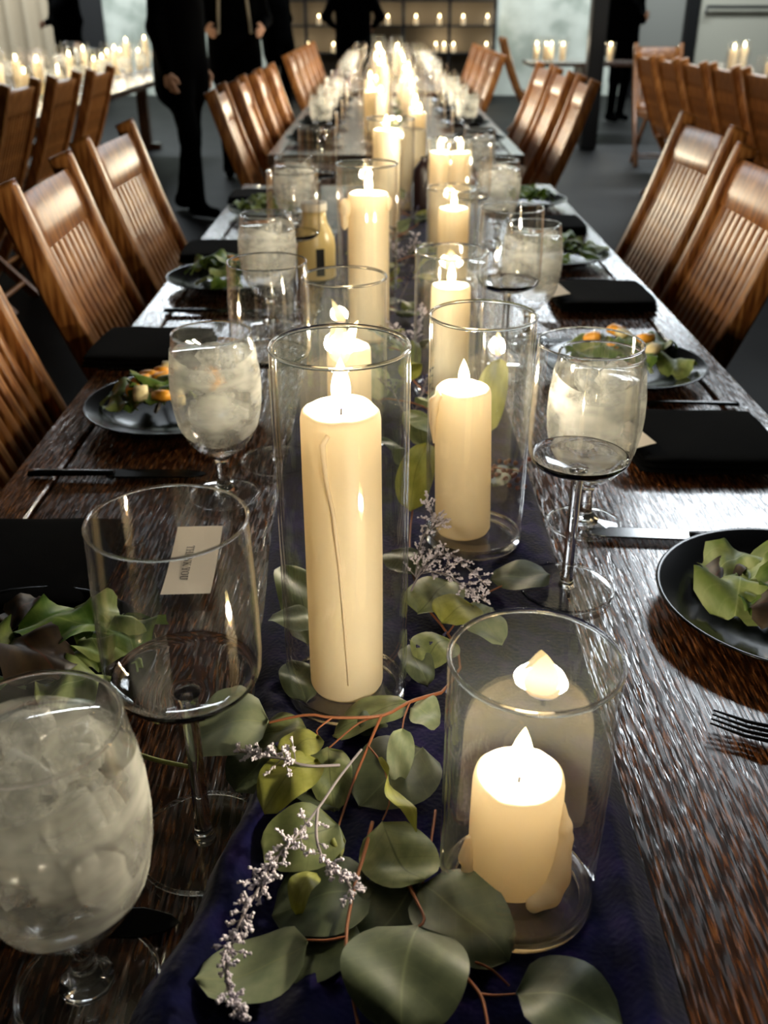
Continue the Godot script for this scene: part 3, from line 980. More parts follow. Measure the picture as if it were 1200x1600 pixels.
func build_hall() -> void:
	struct("floor", Shape.new().box(Vector3(0, -0.1, -7), Vector3(17, 0.2, 21.4), 0.01), M.floor)
	struct("ceiling", Shape.new().box(Vector3(0, 4.55, -7), Vector3(17, 0.2, 21.4), 0.01), M.ceiling)
	struct("wall_back", Shape.new().box(Vector3(0, 2.2, -17.45), Vector3(17, 4.8, 0.2), 0.01), M.wall)
	struct("wall_left", Shape.new().box(Vector3(-8.4, 2.2, -7), Vector3(0.2, 4.8, 21.2), 0.01), M.panel)
	struct("wall_right", Shape.new().box(Vector3(8.4, 2.2, -7), Vector3(0.2, 4.8, 21.2), 0.01), M.panel)
	struct("wall_front", Shape.new().box(Vector3(0, 2.2, 3.6), Vector3(17, 4.8, 0.2), 0.01), M.dark)
	# dark doorway at the left, grey panel, posts and door at the right
	struct("door_1", Shape.new().box(Vector3(-4.86, 1.15, -17.33), Vector3(0.7, 2.3, 0.05), 0.01), M.dark)
	var d := struct("door_2", Shape.new().box(Vector3(6.0, 1.2, -17.3), Vector3(1.9, 2.4, 0.07), 0.01), M.door)
	part(d, "push_bar", Shape.new().tube([Vector3(5.12, 1.2, -17.2), Vector3(5.12, 1.3, -17.2), Vector3(6.8, 1.3, -17.2)], 0.025, 8), M.steel)
	struct("trim_1", Shape.new().box(Vector3(4.92, 1.25, -17.28), Vector3(0.2, 2.5, 0.12), 0.01), M.steel)
	struct("trim_2", Shape.new().box(Vector3(4.02, 1.25, -17.28), Vector3(0.13, 2.5, 0.12), 0.01), M.steel)
	struct("trim_3", Shape.new().box(Vector3(4.45, 1.25, -17.3), Vector3(0.72, 2.5, 0.05), 0.01), M.panel)
	struct("column", Shape.new().box(Vector3(2.09, 2.25, -10.5), Vector3(0.16, 4.5, 0.16), 0.012), M.steel)
	var cu := Shape.new().surf(2, 90, func(i: float, j: float) -> Vector3:
		return Vector3(-8.0 + 2.86 * j, 0.05 + 4.2 * i, -16.95 + 0.06 * sin(j * 62.0) + 0.03 * sin(j * 23.0)))
	cu.surf(2, 90, func(i: float, j: float) -> Vector3:
		return Vector3(-5.14 - 2.86 * j, 0.05 + 4.2 * i, -16.97 + 0.06 * sin((1 - j) * 62.0) + 0.03 * sin((1 - j) * 23.0)))
	tag(part(self, "curtain", cu, M.curtain), "cream curtain hanging on the back wall at the far left", "curtain")
	# the candle shelf
	var s := thing("wall_shelf", "black steel shelf unit full of candles against the back wall", "shelf", Vector3(0, 0, -16.95))
	part(s, "back_board", Shape.new().box(Vector3(0.0, 1.0, -0.2), Vector3(3.5, 2.0, 0.03), 0.004), M.beige)
	for x in [-1.72, -1.22, -0.5, 0.3, 1.02, 1.73]:
		part(s, "upright", Shape.new().box(Vector3(x, 1.0, 0.15), Vector3(0.05, 2.0, 0.04), 0.004), M.steel)
	for y in [0.2, 0.66, 1.05, 1.4, 1.8]:
		part(s, "shelf_board", Shape.new().box(Vector3(0, y - 0.015, 0.0), Vector3(3.5, 0.025, 0.34), 0.004), M.steel)
	var sc := make_candle(0.1, 0.035, 3, false, true, 0.055)
	var nu := 0
	for q in [[-1.72 + 0.1, 1.05], [-1.02, 1.05], [0.06, 1.05], [0.5, 1.05], [0.87, 1.05], [1.24, 1.05], [1.62, 1.05], [-1.6, 0.66], [-1.2, 0.66], [-0.8, 0.66], [0.82, 0.66], [0.95, 0.66], [1.1, 0.66], [1.62, 0.66]]:
		candle(sc, "%s small lit candle from the left on the %s black shelf at the back wall" % [NTH[nu % 7], "upper" if nu < 7 else "lower"], Vector3(q[0], q[1] - 0.002, -16.9), "candles on the back wall shelf", "shelf_candle")
		nu += 1

func build_tables() -> void:
	farm_table("long dark board table with velvet runner in the foreground", -0.477, 0.567, -3.41, 0.6, 3)
	farm_table("second long board table just beyond the gap, behind the nearest one", -0.477, 0.575, -7.05, -4.15, 3)
	farm_table("third long board table at the far end of the middle row", -0.47, 0.58, -10.4, -7.5, 3)
	farm_table("table with candles along the left side of the hall", -2.95, -1.9, -10.8, -3.4, 6)
	farm_table("table with candles at the right edge behind the brown chairs", 2.3, 3.3, -9.0, -4.6, 6)
	farm_table("small dark table behind the steel column at the right", 1.62, 3.0, -12.4, -11.6, 6)
	# navy velvet runner
	var xs := Curve2D.new()
	for q in [[-3.36, -0.125], [-1.4, -0.13], [-1.0, -0.129], [-0.75, -0.118], [-0.54, -0.102], [-0.45, -0.122], [-0.36, -0.15], [-0.2, -0.19], [0.3, -0.24]]:
		xs.add_point(Vector2(q[0], q[1]))
	var r := Shape.new().surf(190, 64, func(i: float, j: float) -> Vector3:
		var z := -3.36 + 3.66 * (0.35 * i + 0.65 * (1.0 - pow(1.0 - i, 1.6)))
		var xl := -0.125
		for k in range(1, xs.point_count):
			var a := xs.get_point_position(k - 1)
			var b := xs.get_point_position(k)
			if z <= b.x:
				xl = lerpf(a.y, b.y, smoothstep(0, 1, (z - a.x) / (b.x - a.x)))
				break
		var xr := 0.183 + 0.003 * sin(z * 5.0)
		var x := lerpf(xl, xr, j)
		var y := 0.0035 + 0.0015 * wobble.get_noise_2d(x * 900.0, z * 300.0)
		var g := smoothstep(-0.85, -0.42, z)
		y += 0.013 * g * pow(maxf(0.0, sin((x - xl) * 74.0 + 0.5 * sin(z * 9.0))), 1.5) * smoothstep(0.55, 0.1, j)
		y += 0.013 * exp(-pow((x - 0.16 + 0.03 * (z + 0.45)) / 0.011, 2.0)) * smoothstep(-0.6, -0.52, z) * smoothstep(-0.3, -0.38, z)
		y += 0.004 * exp(-pow((z + 0.405 + 0.15 * (x - 0.15)) / 0.012, 2.0)) * smoothstep(0.06, 0.12, x)
		y += 0.007 * smoothstep(0.09, 0.02, absf(z + 0.5)) * smoothstep(0.25, 0.0, j)
		y *= smoothstep(0.0, 0.03, j) * smoothstep(1.0, 0.985, j) * 0.85 + 0.15
		return at(x, z, y))
	tag(part(self, "table_runner", r, M.velvet), "navy velvet runner down the middle of the nearest table", "table runner")

func build_seats() -> void:
	chair(-0.70, -1.38, 0.0, "brown slat-back chair cut off at the left edge, nearest on the left side")
	chair(-0.70, -2.04, 0.04, "brown slat-back chair on the left, beside the plate of orange salad")
	chair(-0.735, -2.72, -0.03, "brown slat-back chair on the left, last one along the nearest table")
	chair(0.845, -2.19, PI, "brown slat-back chair cut off by the right edge, nearest on the right side")
	chair(0.934, -2.96, PI + 0.05, "brown slat-back chair on the right, with its whole top rail lit, behind the nearest")
	var ordinal := ["first", "second", "third", "fourth", "fifth"]
	var g := "slat-back chairs along the far tables in the middle row"
	for k in 4:
		chair(-0.68 + 0.012 * k, -4.28 - 0.56 * k, 0.05, ["chair of the left second row, nearest of its four, by the standing men", "second chair of the left row of four beyond the gap", "third chair of the left row of four beyond the gap", "fourth and last chair of the left row of four beyond the gap"][k], g)
	for k in 3:
		chair(0.945, -4.9 - 0.63 * k, PI + 0.04 * (k - 1), ["chair of the right group of three nearest the steel column", "middle chair of the right group of three beyond the gap", "farthest chair of the right group of three beyond the gap"][k], g)
	for k in 5:
		chair(-0.68, -7.6 - 0.6 * k, 0.0, ordinal[k] + " chair from the gap along the left of the farthest middle table, blurred", "blurred chairs left of the farthest middle table")
	for k in 4:
		chair(0.82, -7.6 - 0.62 * k, PI, ordinal[k] + " chair from the gap along the right of the farthest middle table, blurred", "blurred chairs right of the farthest middle table")
	for k in 3:
		chair(-1.6 + 0.03 * k, -4.6 - 0.56 * k, PI, ordinal[k] + " nearest of the dark chairs seen from behind along the left table", "dark chairs along the left table")
	for k in 5:
		chair(1.98 - 0.03 * k, -5.55 - 0.5 * k, 0.0, ordinal[k] + " nearest of the dark chairs seen from behind along the right table", "dark chairs along the right table")
	for k in 3:
		chair(-3.3, -6.2 - 1.1 * k, 0.0, ordinal[k] + " nearest chair on the far side of the left table behind its candles", "chairs on the far side of the left table")
	chair(2.5, -9.7, -PI / 2, "lit chair facing the camera behind the dark row on the right")
	chair(1.32, -11.9, 0.0, "lone dark chair at the left end of the small table by the column")
	chair_proto.free()

func build_near_table() -> void:
	# hurricane glasses and their candles
	cylinder(make_cylinder(0.31, 0.0515), "tall clear glass cylinder around the tallest near pillar candle", at(-0.032, -0.668, 0.005))
	cylinder(make_cylinder(0.255, 0.0537), "medium clear glass cylinder right of the tall one, behind the statice", at(0.099, -0.938, 0.005))
	cylinder(make_cylinder(0.192, 0.0512), "short clear glass cylinder at the front right, around the stubby dripping candle", at(0.088, -0.453, 0.005))
	cylinder(make_cylinder(0.226, 0.054), "clear glass cylinder directly behind the tallest near candle", at(-0.05, -1.21, 0.005))
	cylinder(make_cylinder(0.215, 0.053), "clear glass cylinder behind the medium one, candle glowing near its rim", at(0.098, -1.4, 0.005))
	cylinder(make_cylinder(0.3, 0.051), "tall clear glass cylinder around the thick candle with melted shoulders", at(-0.028, -1.66, 0.005))
	cylinder(make_cylinder(0.195, 0.0535), "clear glass cylinder around the low candle, right of the thick candle", at(0.143, -2.08, 0.005))
	cylinder(make_cylinder(0.285, 0.06), "clear glass cylinder behind the thick candle near the far table end", at(0.016, -2.55, 0.005))
	cylinder(make_cylinder(0.25, 0.0535), "clear glass cylinder holding the paired candles near the far table end", at(0.157, -2.42, 0.005))
	var c := candle(make_candle(0.254, 0.031, 11, true, true, 0.04), "tallest near ivory pillar candle with one long wax run", at(-0.0322, -0.668, 0.0137))
	part(c, "wax_run", Shape.new().tube([Vector3(-0.008, 0.243, 0.0285), Vector3(-0.0125, 0.236, 0.0292), Vector3(-0.011, 0.21, 0.0297), Vector3(-0.006, 0.18, 0.0305), Vector3(-0.002, 0.13, 0.031), Vector3(0.001, 0.07, 0.0312), Vector3(0.003, 0.02, 0.0312)], [0.002, 0.0024, 0.0018, 0.0016, 0.0014, 0.0012, 0.0008], 8), M.wax)
	c = candle(make_candle(0.168, 0.0303, 12, true, true, 0.032), "plain ivory pillar candle in the medium glass behind the statice", at(0.0885, -0.944, 0.0137))
	c.rotation.z = 0.035
	part(c, "wax_run", Shape.new().tube([Vector3(-0.024, 0.166, 0.014), Vector3(-0.031, 0.158, 0.012), Vector3(-0.033, 0.135, 0.011), Vector3(-0.032, 0.11, 0.01)], [0.004, 0.006, 0.004, 0.001], 8), M.wax)
	c = candle(make_candle(0.086, 0.03, 13, true, true, 0.04, Vector2(0.001, 0), 0.007), "stubby ivory candle with dripped wax in the short front glass", at(0.086, -0.463, 0.0137))
	var dr := Shape.new()
	var none := func(_w: Vector3) -> Color: return Color.WHITE
	nets(dr, [[Vector3(0.0265, 0.07, 0.01), Vector3(0.029, 0.052, 0.0115), 0.0025, 0.005], [Vector3(0.029, 0.052, 0.0115), Vector3(0.0305, 0.045, 0.012), 0.0055, 0.0045], [Vector3(0.0305, 0.041, 0.012), Vector3(0.029, 0.033, 0.0135), 0.006, 0.0065], [Vector3(0.029, 0.026, 0.015), Vector3(0.0275, 0.018, 0.018), 0.007, 0.0085], [Vector3(0.0265, 0.012, 0.019), Vector3(0.021, 0.006, 0.0245), 0.0085, 0.008], [Vector3(0.021, 0.005, 0.025), Vector3(0.011, 0.003, 0.031), 0.008, 0.0055]], Vector3(0.0, -0.004, -0.005), Vector3(0.043, 0.08, 0.043), 0.0016, 0.004, none)
	part(c, "wax_drip", dr, M.wax)
	var dl := Shape.new()
	nets(dl, [[Vector3(-0.03, 0.034, 0.006), Vector3(-0.0315, 0.02, 0.008), 0.003, 0.0058], [Vector3(-0.031, 0.012, 0.012), Vector3(-0.0315, 0.004, 0.013), 0.0045, 0.005]], Vector3(-0.043, -0.004, -0.008), Vector3(-0.018, 0.045, 0.026), 0.0014, 0.003, none)
	part(c, "wax_drip", dl, M.wax)
	candle(make_candle(0.126, 0.0295, 14, true, true, 0.034, Vector2(0.012, 0)), "ivory candle with a leaning flame directly behind the tallest near candle", at(-0.046, -1.215, 0.0137))
	candle(make_candle(0.156, 0.03, 15, true, true, 0.034), "ivory candle glowing in the glass behind the medium one", at(0.099, -1.41, 0.0137))
	c = candle(make_candle(0.245, 0.0355, 16, true, true, 0.036), "thick ivory candle with melted shoulders beside the dressing bottle", at(-0.026, -1.66, 0.0137))
	part(c, "wax_drip", Shape.new().blob(Vector3(-0.038, 0.222, 0.01), Vector3(0.012, 0.016, 0.012), 12, 8).blob(Vector3(-0.04, 0.204, 0.012), Vector3(0.007, 0.018, 0.008), 12, 8).blob(Vector3(0.033, 0.23, 0.012), Vector3(0.007, 0.012, 0.01), 12, 8), M.wax)
	candle(make_candle(0.145, 0.033, 17, true, true, 0.034), "low ivory candle in the glass right of the thick candle", at(0.147, -2.085, 0.0137))
	candle(make_candle(0.25, 0.034, 18, true, true, 0.036), "ivory candle in the glass behind the thick candle", at(0.006, -2.56, 0.0137))
	candle(make_candle(0.215, 0.026, 19, true, true, 0.034), "left one of two paired candles sharing a glass", at(0.134, -2.425, 0.0137))
	candle(make_candle(0.215, 0.026, 20, true, true, 0.034), "right one of two paired candles sharing a glass", at(0.181, -2.415, 0.0137))
	candle(make_candle(0.22, 0.037, 21, true, false), "wide unlit pink-cream candle near the far end of the nearest table", at(0.085, -2.95, 0.005))
	# wine glasses
	var w := make_wine()
	tag(w, "x", "wine glass")
	for q in [[-0.128, -0.499, "straight-sided wine glass at the front left, largest in the picture"], [-0.14, -1.152, "wine glass on the left, half hidden behind the tall candle glass"], [-0.171, -1.87, "wine glass on the left in front of the third water goblet, near the bottle"], [-0.171, -2.616, "wine glass on the left near the far end of the nearest table"], [0.187, -0.838, "straight-sided wine glass on the right in front of a water goblet"], [0.195, -1.503, "wine glass on the right in front of the second water goblet"], [0.193, -2.278, "wine glass on the right, third along the nearest table"]]:
		dup(w, "wine_glass", q[2], at(q[0], q[1], 0.001))
	w.free()
	# water goblets with ice
	var gb := make_goblet()
	var wt := make_water()
	tag(gb, "x", "water goblet")
	tag(wt, "x", "water")
	var names := ["frosted ice water goblet cut off at the left front edge", "ice water goblet on the left beside the orange salad plate", "ice water goblet on the left beside the dressing bottle", "ice water goblet on the left near the far table end", "ice water goblet behind the right wine glass", "ice water goblet on the right, second along the table", "ice water goblet on the right, third along the table", "ice water goblet on the right at the far table end"]
	var spots := [[-0.18, -0.384], [-0.195, -1.052], [-0.211, -1.76], [-0.224, -2.498], [0.231, -0.978], [0.256, -1.674], [0.282, -2.453], [0.29, -3.12]]
	for k in 8:
		var o := at(spots[k][0], spots[k][1], 0.001)
		dup(gb, "water_goblet", names[k], o, k * 0.9)
		dup(wt, "water", "water inside the " + names[k].replace("frosted ice water ", "").replace("ice water ", ""), o, k * 0.7)
		ice_cubes(o, 13 if k == 0 else (9 if k in [1, 2, 4, 5] else 6), "inside the " + names[k].replace("frosted ice water ", "").replace("ice water ", ""), 100 + k)
	gb.free()
	wt.free()
	# plates and salads
	var pl := make_plate()
	tag(pl, "x", "plate")
	for q in [[-0.33, -0.675, "black plate under the salad at the left front behind the goblet", 11, 0, ["A", "B", "C", "B"], "green salad at the left front behind the frosted goblet"], [-0.305, -1.314, "black plate on the left carrying the orange and green salad", 26, 16, ["A", "B", "A", "C"], "green salad with orange squash pieces on the left plate"], [-0.335, -2.06, "black plate on the left beyond the second napkin", 16, 2, ["A", "B", "A"], "small green salad on the left plate beyond the second napkin"], [-0.32, -2.85, "black plate on the left at the far end of the nearest table", 12, 1, ["B", "B", "A"], "pale green salad on the left plate at the far table end"], [0.4, -0.795, "black plate cut off by the right edge in the foreground", 34, 0, ["B", "B", "A", "B", "C"], "leafy salad on the foreground plate at the right edge"], [0.39, -1.49, "black plate on the right behind the wine glass and goblet", 18, 6, ["A", "B", "A"], "green salad with orange squash on the right plate behind the goblet"], [0.4, -2.28, "black plate on the right, third along the table", 14, 0, ["A", "B", "A"], "green salad on the third plate on the right"], [0.42, -3.0, "black plate on the right near the far corner of the nearest table", 12, 0, ["A", "A"], "dark green salad near the far right corner of the nearest table"]]:
		dup(pl, "plate", q[2], at(q[0], q[1], 0.001))
		salad(q[6], at(q[0] + ((0.02 if q[0] > 0 else 0.03) if q[1] > -0.9 else 0.0), q[1], 0.005), q[3], int(absf(q[0] * 1000 + q[1] * 77)), 0.088, q[4], q[5], 1.05 if q[1] > -0.9 else 1.0)
	pl.free()
	# napkins
	var np := make_napkin()
	tag(np, "x", "napkin")
	for q in [[-0.385, -0.868, 0.02, "black folded napkin on the left behind the front wine glass"], [-0.4, -1.6, -0.04, "black folded napkin on the left beyond the orange salad"], [-0.385, -2.34, 0.03, "black folded napkin on the left near the dressing bottle"], [-0.38, -3.1, 0.0, "black folded napkin on the left at the far table end"], [0.425, -1.198, -0.03, "large black folded napkin on the right beside the goblet"], [0.44, -1.935, 0.02, "black folded napkin on the right, second along the table"], [0.44, -2.66, 0.0, "black folded napkin on the right, third along the table"]]:
		dup(np, "napkin", q[3], at(q[0], q[1], 0.001), q[2])
	np.free()
	# cutlery
	var kn := make_knife(M.black_metal)
	tag(kn, "x", "knife")
	for q in [[-0.452, -1.107, 0.0, "black knife lying on the left, handle over the table edge board"], [-0.36, -0.425, 0.02, "black knife at the bottom left whose rounded tip points at the runner"], [-0.43, -1.85, 0.0, "black knife on the left in front of the third plate"], [0.47, -1.66, PI, "black knife on the right beside the second plate"]]:
		dup(kn, "knife", q[3], at(q[0], q[1], 0.001), q[2])
	kn.free()
	kn = make_knife(M.blade)
	tag(kn, "x", "knife")
	dup(kn, "knife", "knife with a shiny blade behind the foreground plate on the right", at(0.452, -0.938, 0.001), PI - 0.06)
	kn.free()
	var fk := make_fork()
	tag(fk, "x", "fork")
	for q in [[-0.43, -1.418, 0.0, "black fork nearer the orange salad plate on the left"], [-0.41, -1.462, 0.0, "black fork nearer the second left napkin"], [-0.46, -0.755, 0.0, "black fork on the left below the first napkin"], [0.45, -0.54, PI - 0.45, "black fork at the right edge in the foreground"], [0.53, -1.348, PI, "fork on the right between the napkin and the second plate"], [0.5, -2.085, PI, "fork on the right between the second napkin and the third plate"]]:
		dup(fk, "fork", q[3], at(q[0], q[1], 0.001), q[2])
	fk.free()
	# cards
	var ct := thing("place_card", "white thank you card seen through the front left wine glass", "card", at(-0.203, -0.882, 0.003), "", 0.05)
	ct.rotation.x = 0.06
	part(ct, "paper", Shape.new().surf(8, 4, func(i: float, j: float) -> Vector3: return Vector3(lerpf(-0.025, 0.025, j), 0.004 + 0.006 * pow(i, 3.0) + 0.004 * pow(1 - i, 2.0), lerpf(-0.066, 0.066, i))), M.paper)
	var tm := TextMesh.new()
	tm.text = "THANK YOU"
	var sf := SystemFont.new()
	sf.font_names = PackedStringArray(["Droid Serif"])
	tm.font = sf
	tm.font_size = 32
	tm.pixel_size = 0.00034
	tm.depth = 0.0003
	var tx := part(ct, "lettering", tm, M.ink, Vector3(-0.006, 0.0075, 0.005))
	tx.basis = Basis(Vector3(0, 0, 1), Vector3(1, 0, 0), Vector3(0, 1, 0))
	for q in [[0.322, -1.165, 0.3, "white card corner on the right napkin beside the goblet"], [0.34, -1.9, 0.2, "white card tucked on the second right napkin behind the goblet"]]:
		var c2 := part(self, "place_card", Shape.new().box(Vector3.ZERO, Vector3(0.04, 0.0008, 0.07), 0.0002), M.paper, at(q[0], q[1], 0.033))
		c2.rotation = Vector3(0.05, q[2], 0.12)
		tag(c2, q[3], "card")
	# dressing bottle
	var b := thing("dressing_bottle", "glass bottle of cream dressing with a pale lid and black label", "bottle", at(-0.15, -2.12, 0.004))
	part(b, "body", Shape.new().lathe([Vector2(0, 0), Vector2(0.04, 0.0), Vector2(0.044, 0.004), Vector2(0.044, 0.07), Vector2(0.042, 0.085), Vector2(0.035, 0.103), Vector2(0.028, 0.117), Vector2(0.0255, 0.128), Vector2(0.0255, 0.145), Vector2(0, 0.145)], 40), M.dressing)
	part(b, "lid", Shape.new().lathe([Vector2(0, 0.143), Vector2(0.0275, 0.143), Vector2(0.028, 0.145), Vector2(0.028, 0.158), Vector2(0.0268, 0.16), Vector2(0, 0.16)], 40), M.cap)
	part(b, "label", Shape.new().surf(2, 6, func(i: float, j: float) -> Vector3:
		var a := 0.8 + 0.42 * (1.0 - j) + 0.25
		return Vector3(cos(a) * 0.0446, 0.012 + 0.058 * i, sin(a) * 0.0446)), M.label)
	# dark plum vase among the far candles
	var v := thing("bud_vase", "dark plum rounded vase among the candles at the far table end", "vase", at(0.112, -2.78, 0.003))
	part(v, "body", Shape.new().lathe([Vector2(0, 0), Vector2(0.026, 0), Vector2(0.034, 0.015), Vector2(0.038, 0.05), Vector2(0.037, 0.1), Vector2(0.03, 0.135), Vector2(0.016, 0.152), Vector2(0.011, 0.158), Vector2(0.012, 0.166), Vector2(0.0095, 0.166), Vector2(0.008, 0.155), Vector2(0, 0.15)], 32), M.plum)

const GLASSES := [[-0.05, -1.21], [0.098, -1.4], [-0.028, -1.66], [0.143, -2.08], [0.016, -2.55], [0.157, -2.42], [0.112, -2.78], [0.085, -2.95]]

# moves a point of the greenery out of the candle glasses' way
func beside(p: Vector3) -> Vector3:
	for n in 3:
		for q in GLASSES:
			var d := Vector2(p.x - q[0], p.z - q[1])
			if d.length() < 0.072:
				d = (d if d.length() > 0.001 else Vector2(-1, 0)).normalized() * 0.073
				p = Vector3(q[0] + d.x, p.y, q[1] + d.y)
	return p

func build_garland() -> void:
	var g: Node3D
	g = thing("eucalyptus_branch", "eucalyptus branch with orange stem crossing in front of the tallest near candle", "eucalyptus")
	stem(g, [at(0.047, -0.632, 0.03), at(0.021, -0.613, 0.036), at(-0.002, -0.591, 0.04), at(-0.040, -0.584, 0.044), at(-0.059, -0.585, 0.046), at(-0.089, -0.583, 0.04)], 0.0016)
	stem(g, [at(-0.002, -0.591, 0.04), at(-0.012, -0.563, 0.034), at(-0.023, -0.531, 0.026), at(-0.032, -0.496, 0.02), at(-0.035, -0.485, 0.02)], 0.0013)
	stem(g, [at(-0.002, -0.591, 0.04), at(-0.020, -0.594, 0.03), at(-0.043, -0.569, 0.026)], 0.001)
	stem(g, [at(0.021, -0.613, 0.036), at(0.016, -0.592, 0.038), at(0.014, -0.575, 0.04)], 0.0009)
	stem(g, [at(-0.012, -0.563, 0.034), at(0.000, -0.533, 0.04), at(0.004, -0.503, 0.038), at(-0.001, -0.486, 0.036)], 0.0009)
	stem(g, [at(-0.040, -0.584, 0.044), at(-0.051, -0.571, 0.043), at(-0.049, -0.565, 0.04)], 0.0009)
	leaf(g, at(-0.049, -0.565, 0.04), at(-0.077, -0.539, 0.04), 0.029, 0.006, "Y")
	leaf(g, at(-0.048, -0.537, 0.042), at(-0.085, -0.500, 0.03), 0.041, 0.01, "Y")
	leaf(g, at(-0.085, -0.579, 0.02), at(-0.111, -0.539, 0.012), 0.049, 0.006, "D")
	leaf(g, at(-0.089, -0.583, 0.04), at(-0.152, -0.572, 0.03), 0.071, 0.008, "L")
	leaf(g, at(-0.060, -0.582, 0.034), at(-0.102, -0.581, 0.022), 0.033, 0.008, "M")
	leaf(g, at(0.014, -0.575, 0.04), at(0.010, -0.539, 0.018), 0.020, 0.006, "L")
	leaf(g, at(0.030, -0.578, 0.018), at(-0.019, -0.526, 0.01), 0.068, 0.006, "D")
	leaf(g, at(-0.043, -0.569, 0.026), at(-0.036, -0.515, 0.016), 0.032, 0.006, "M")
	leaf(g, at(-0.033, -0.516, 0.014), at(-0.065, -0.570, 0.012), 0.039, 0.006, "D")
	leaf(g, at(0.021, -0.611, 0.03), at(0.045, -0.603, 0.022), 0.036, 0.004, "L")
	leaf(g, at(0.021, -0.625, 0.024), at(-0.042, -0.607, 0.006), 0.035, 0.004, "M")
	leaf(g, at(0.000, -0.619, 0.012), at(-0.021, -0.604, 0.012), 0.025, 0.006, "D")
	g = thing("eucalyptus_branch", "eucalyptus branch with large round leaves at the front edge of the runner", "eucalyptus")
	stem(g, [at(-0.008, -0.490, 0.03), at(-0.014, -0.458, 0.03), at(-0.019, -0.437, 0.028), at(-0.023, -0.398, 0.03), at(-0.020, -0.371, 0.026), at(-0.014, -0.343, 0.02)], 0.0014)
	stem(g, [at(-0.023, -0.397, 0.03), at(-0.035, -0.396, 0.028), at(-0.047, -0.398, 0.026)], 0.001)
	stem(g, [at(0.015, -0.443, 0.024), at(0.022, -0.422, 0.028), at(0.025, -0.409, 0.03), at(0.021, -0.404, 0.03)], 0.0013)
	stem(g, [at(0.017, -0.442, 0.022), at(0.033, -0.411, 0.02), at(0.051, -0.393, 0.016), at(0.064, -0.386, 0.016), at(0.075, -0.377, 0.012)], 0.0011)
	stem(g, [at(0.050, -0.377, 0.018), at(0.056, -0.366, 0.02), at(0.058, -0.357, 0.02), at(0.059, -0.343, 0.02)], 0.0013)
	stem(g, [at(0.056, -0.366, 0.02), at(0.065, -0.365, 0.02), at(0.077, -0.366, 0.02)], 0.0009)
	stem(g, [at(0.037, -0.511, 0.02), at(0.033, -0.485, 0.02), at(0.031, -0.473, 0.02), at(0.025, -0.442, 0.022)], 0.0011)
	leaf(g, at(0.021, -0.404, 0.03), at(0.010, -0.339, 0.022), 0.072, 0.006, "D")
	leaf(g, at(0.077, -0.366, 0.02), at(0.139, -0.352, 0.01), 0.052, 0.006, "D")
	leaf(g, at(0.023, -0.442, 0.022), at(0.078, -0.397, 0.01), 0.060, 0.008, "D")
	leaf(g, at(-0.047, -0.398, 0.026), at(-0.113, -0.380, 0.012), 0.044, -0.008, "L")
	leaf(g, at(0.023, -0.454, 0.016), at(-0.017, -0.399, 0.006), 0.053, 0.005, "D")
	leaf(g, at(-0.007, -0.442, 0.016), at(-0.073, -0.431, 0.008), 0.061, 0.008, "D")
	leaf(g, at(-0.016, -0.424, 0.01), at(-0.071, -0.394, 0.004), 0.048, 0.004, "D")
	leaf(g, at(-0.001, -0.486, 0.036), at(0.026, -0.438, 0.03), 0.051, -0.012, "M")
	leaf(g, at(-0.032, -0.496, 0.02), at(-0.081, -0.465, 0.018), 0.057, 0.008, "M")
	leaf(g, at(-0.043, -0.447, 0.026), at(-0.057, -0.425, 0.016), 0.017, 0.014, "Y")
	leaf(g, at(-0.030, -0.482, 0.022), at(-0.033, -0.460, 0.016), 0.010, 0.008, "Y")
	g = thing("eucalyptus_branch", "small eucalyptus piece seen through the tall glass left of its candle", "eucalyptus")
	leaf(g, at(-0.070, -0.722, 0.012), at(-0.102, -0.824, 0.04), 0.041, 0.01, "M")
	leaf(g, at(-0.064, -0.722, 0.03), at(-0.105, -0.754, 0.026), 0.034, 0.008, "L")
	leaf(g, at(-0.065, -0.640, 0.012), at(-0.082, -0.692, 0.02), 0.029, 0.006, "D")
	g = thing("eucalyptus_branch", "eucalyptus branch between the tall candle and the medium candle glass", "eucalyptus")
	stem(g, [at(0.047, -0.632, 0.03), at(0.067, -0.682, 0.02), at(0.059, -0.734, 0.018), at(0.035, -0.806, 0.014), at(0.028, -0.912, 0.012), at(0.039, -1.055, 0.012)], 0.0014)
	stem(g, [at(0.059, -0.734, 0.018), at(0.088, -0.794, 0.014), at(0.130, -0.833, 0.012), at(0.171, -0.845, 0.012)], 0.001)
	leaf(g, at(0.031, -0.991, 0.01), at(0.052, -1.058, 0.07), 0.043, 0.01, "Y")
	leaf(g, at(0.171, -0.845, 0.012), at(0.109, -0.842, 0.01), 0.053, 0.004, "D")
	leaf(g, at(0.032, -0.769, 0.016), at(0.065, -0.829, 0.018), 0.054, 0.006, "M")
	leaf(g, at(0.053, -0.741, 0.024), at(0.086, -0.767, 0.028), 0.051, 0.008, "Y")
	leaf(g, at(0.058, -0.718, 0.022), at(0.034, -0.690, 0.014), 0.046, 0.006, "M")
	leaf(g, at(0.077, -0.757, 0.02), at(0.108, -0.721, 0.016), 0.038, 0.006, "L")
	leaf(g, at(0.082, -0.755, 0.014), at(0.104, -0.768, 0.024), 0.030, 0.006, "L")
	leaf(g, at(0.023, -0.722, 0.012), at(0.038, -0.666, 0.012), 0.028, 0.006, "D")
	leaf(g, at(0.033, -0.842, 0.014), at(0.008, -0.881, 0.022), 0.043, 0.006, "D")
	leaf(g, at(0.133, -1.055, 0.012), at(0.163, -1.106, 0.014), 0.039, 0.004, "D")
	g = thing("eucalyptus_branch", "upright eucalyptus leaves standing behind the medium candle glass", "eucalyptus")
	leaf(g, at(0.135, -1.172, 0.03), at(0.167, -1.323, 0.085), 0.042, 0.006, "Y")
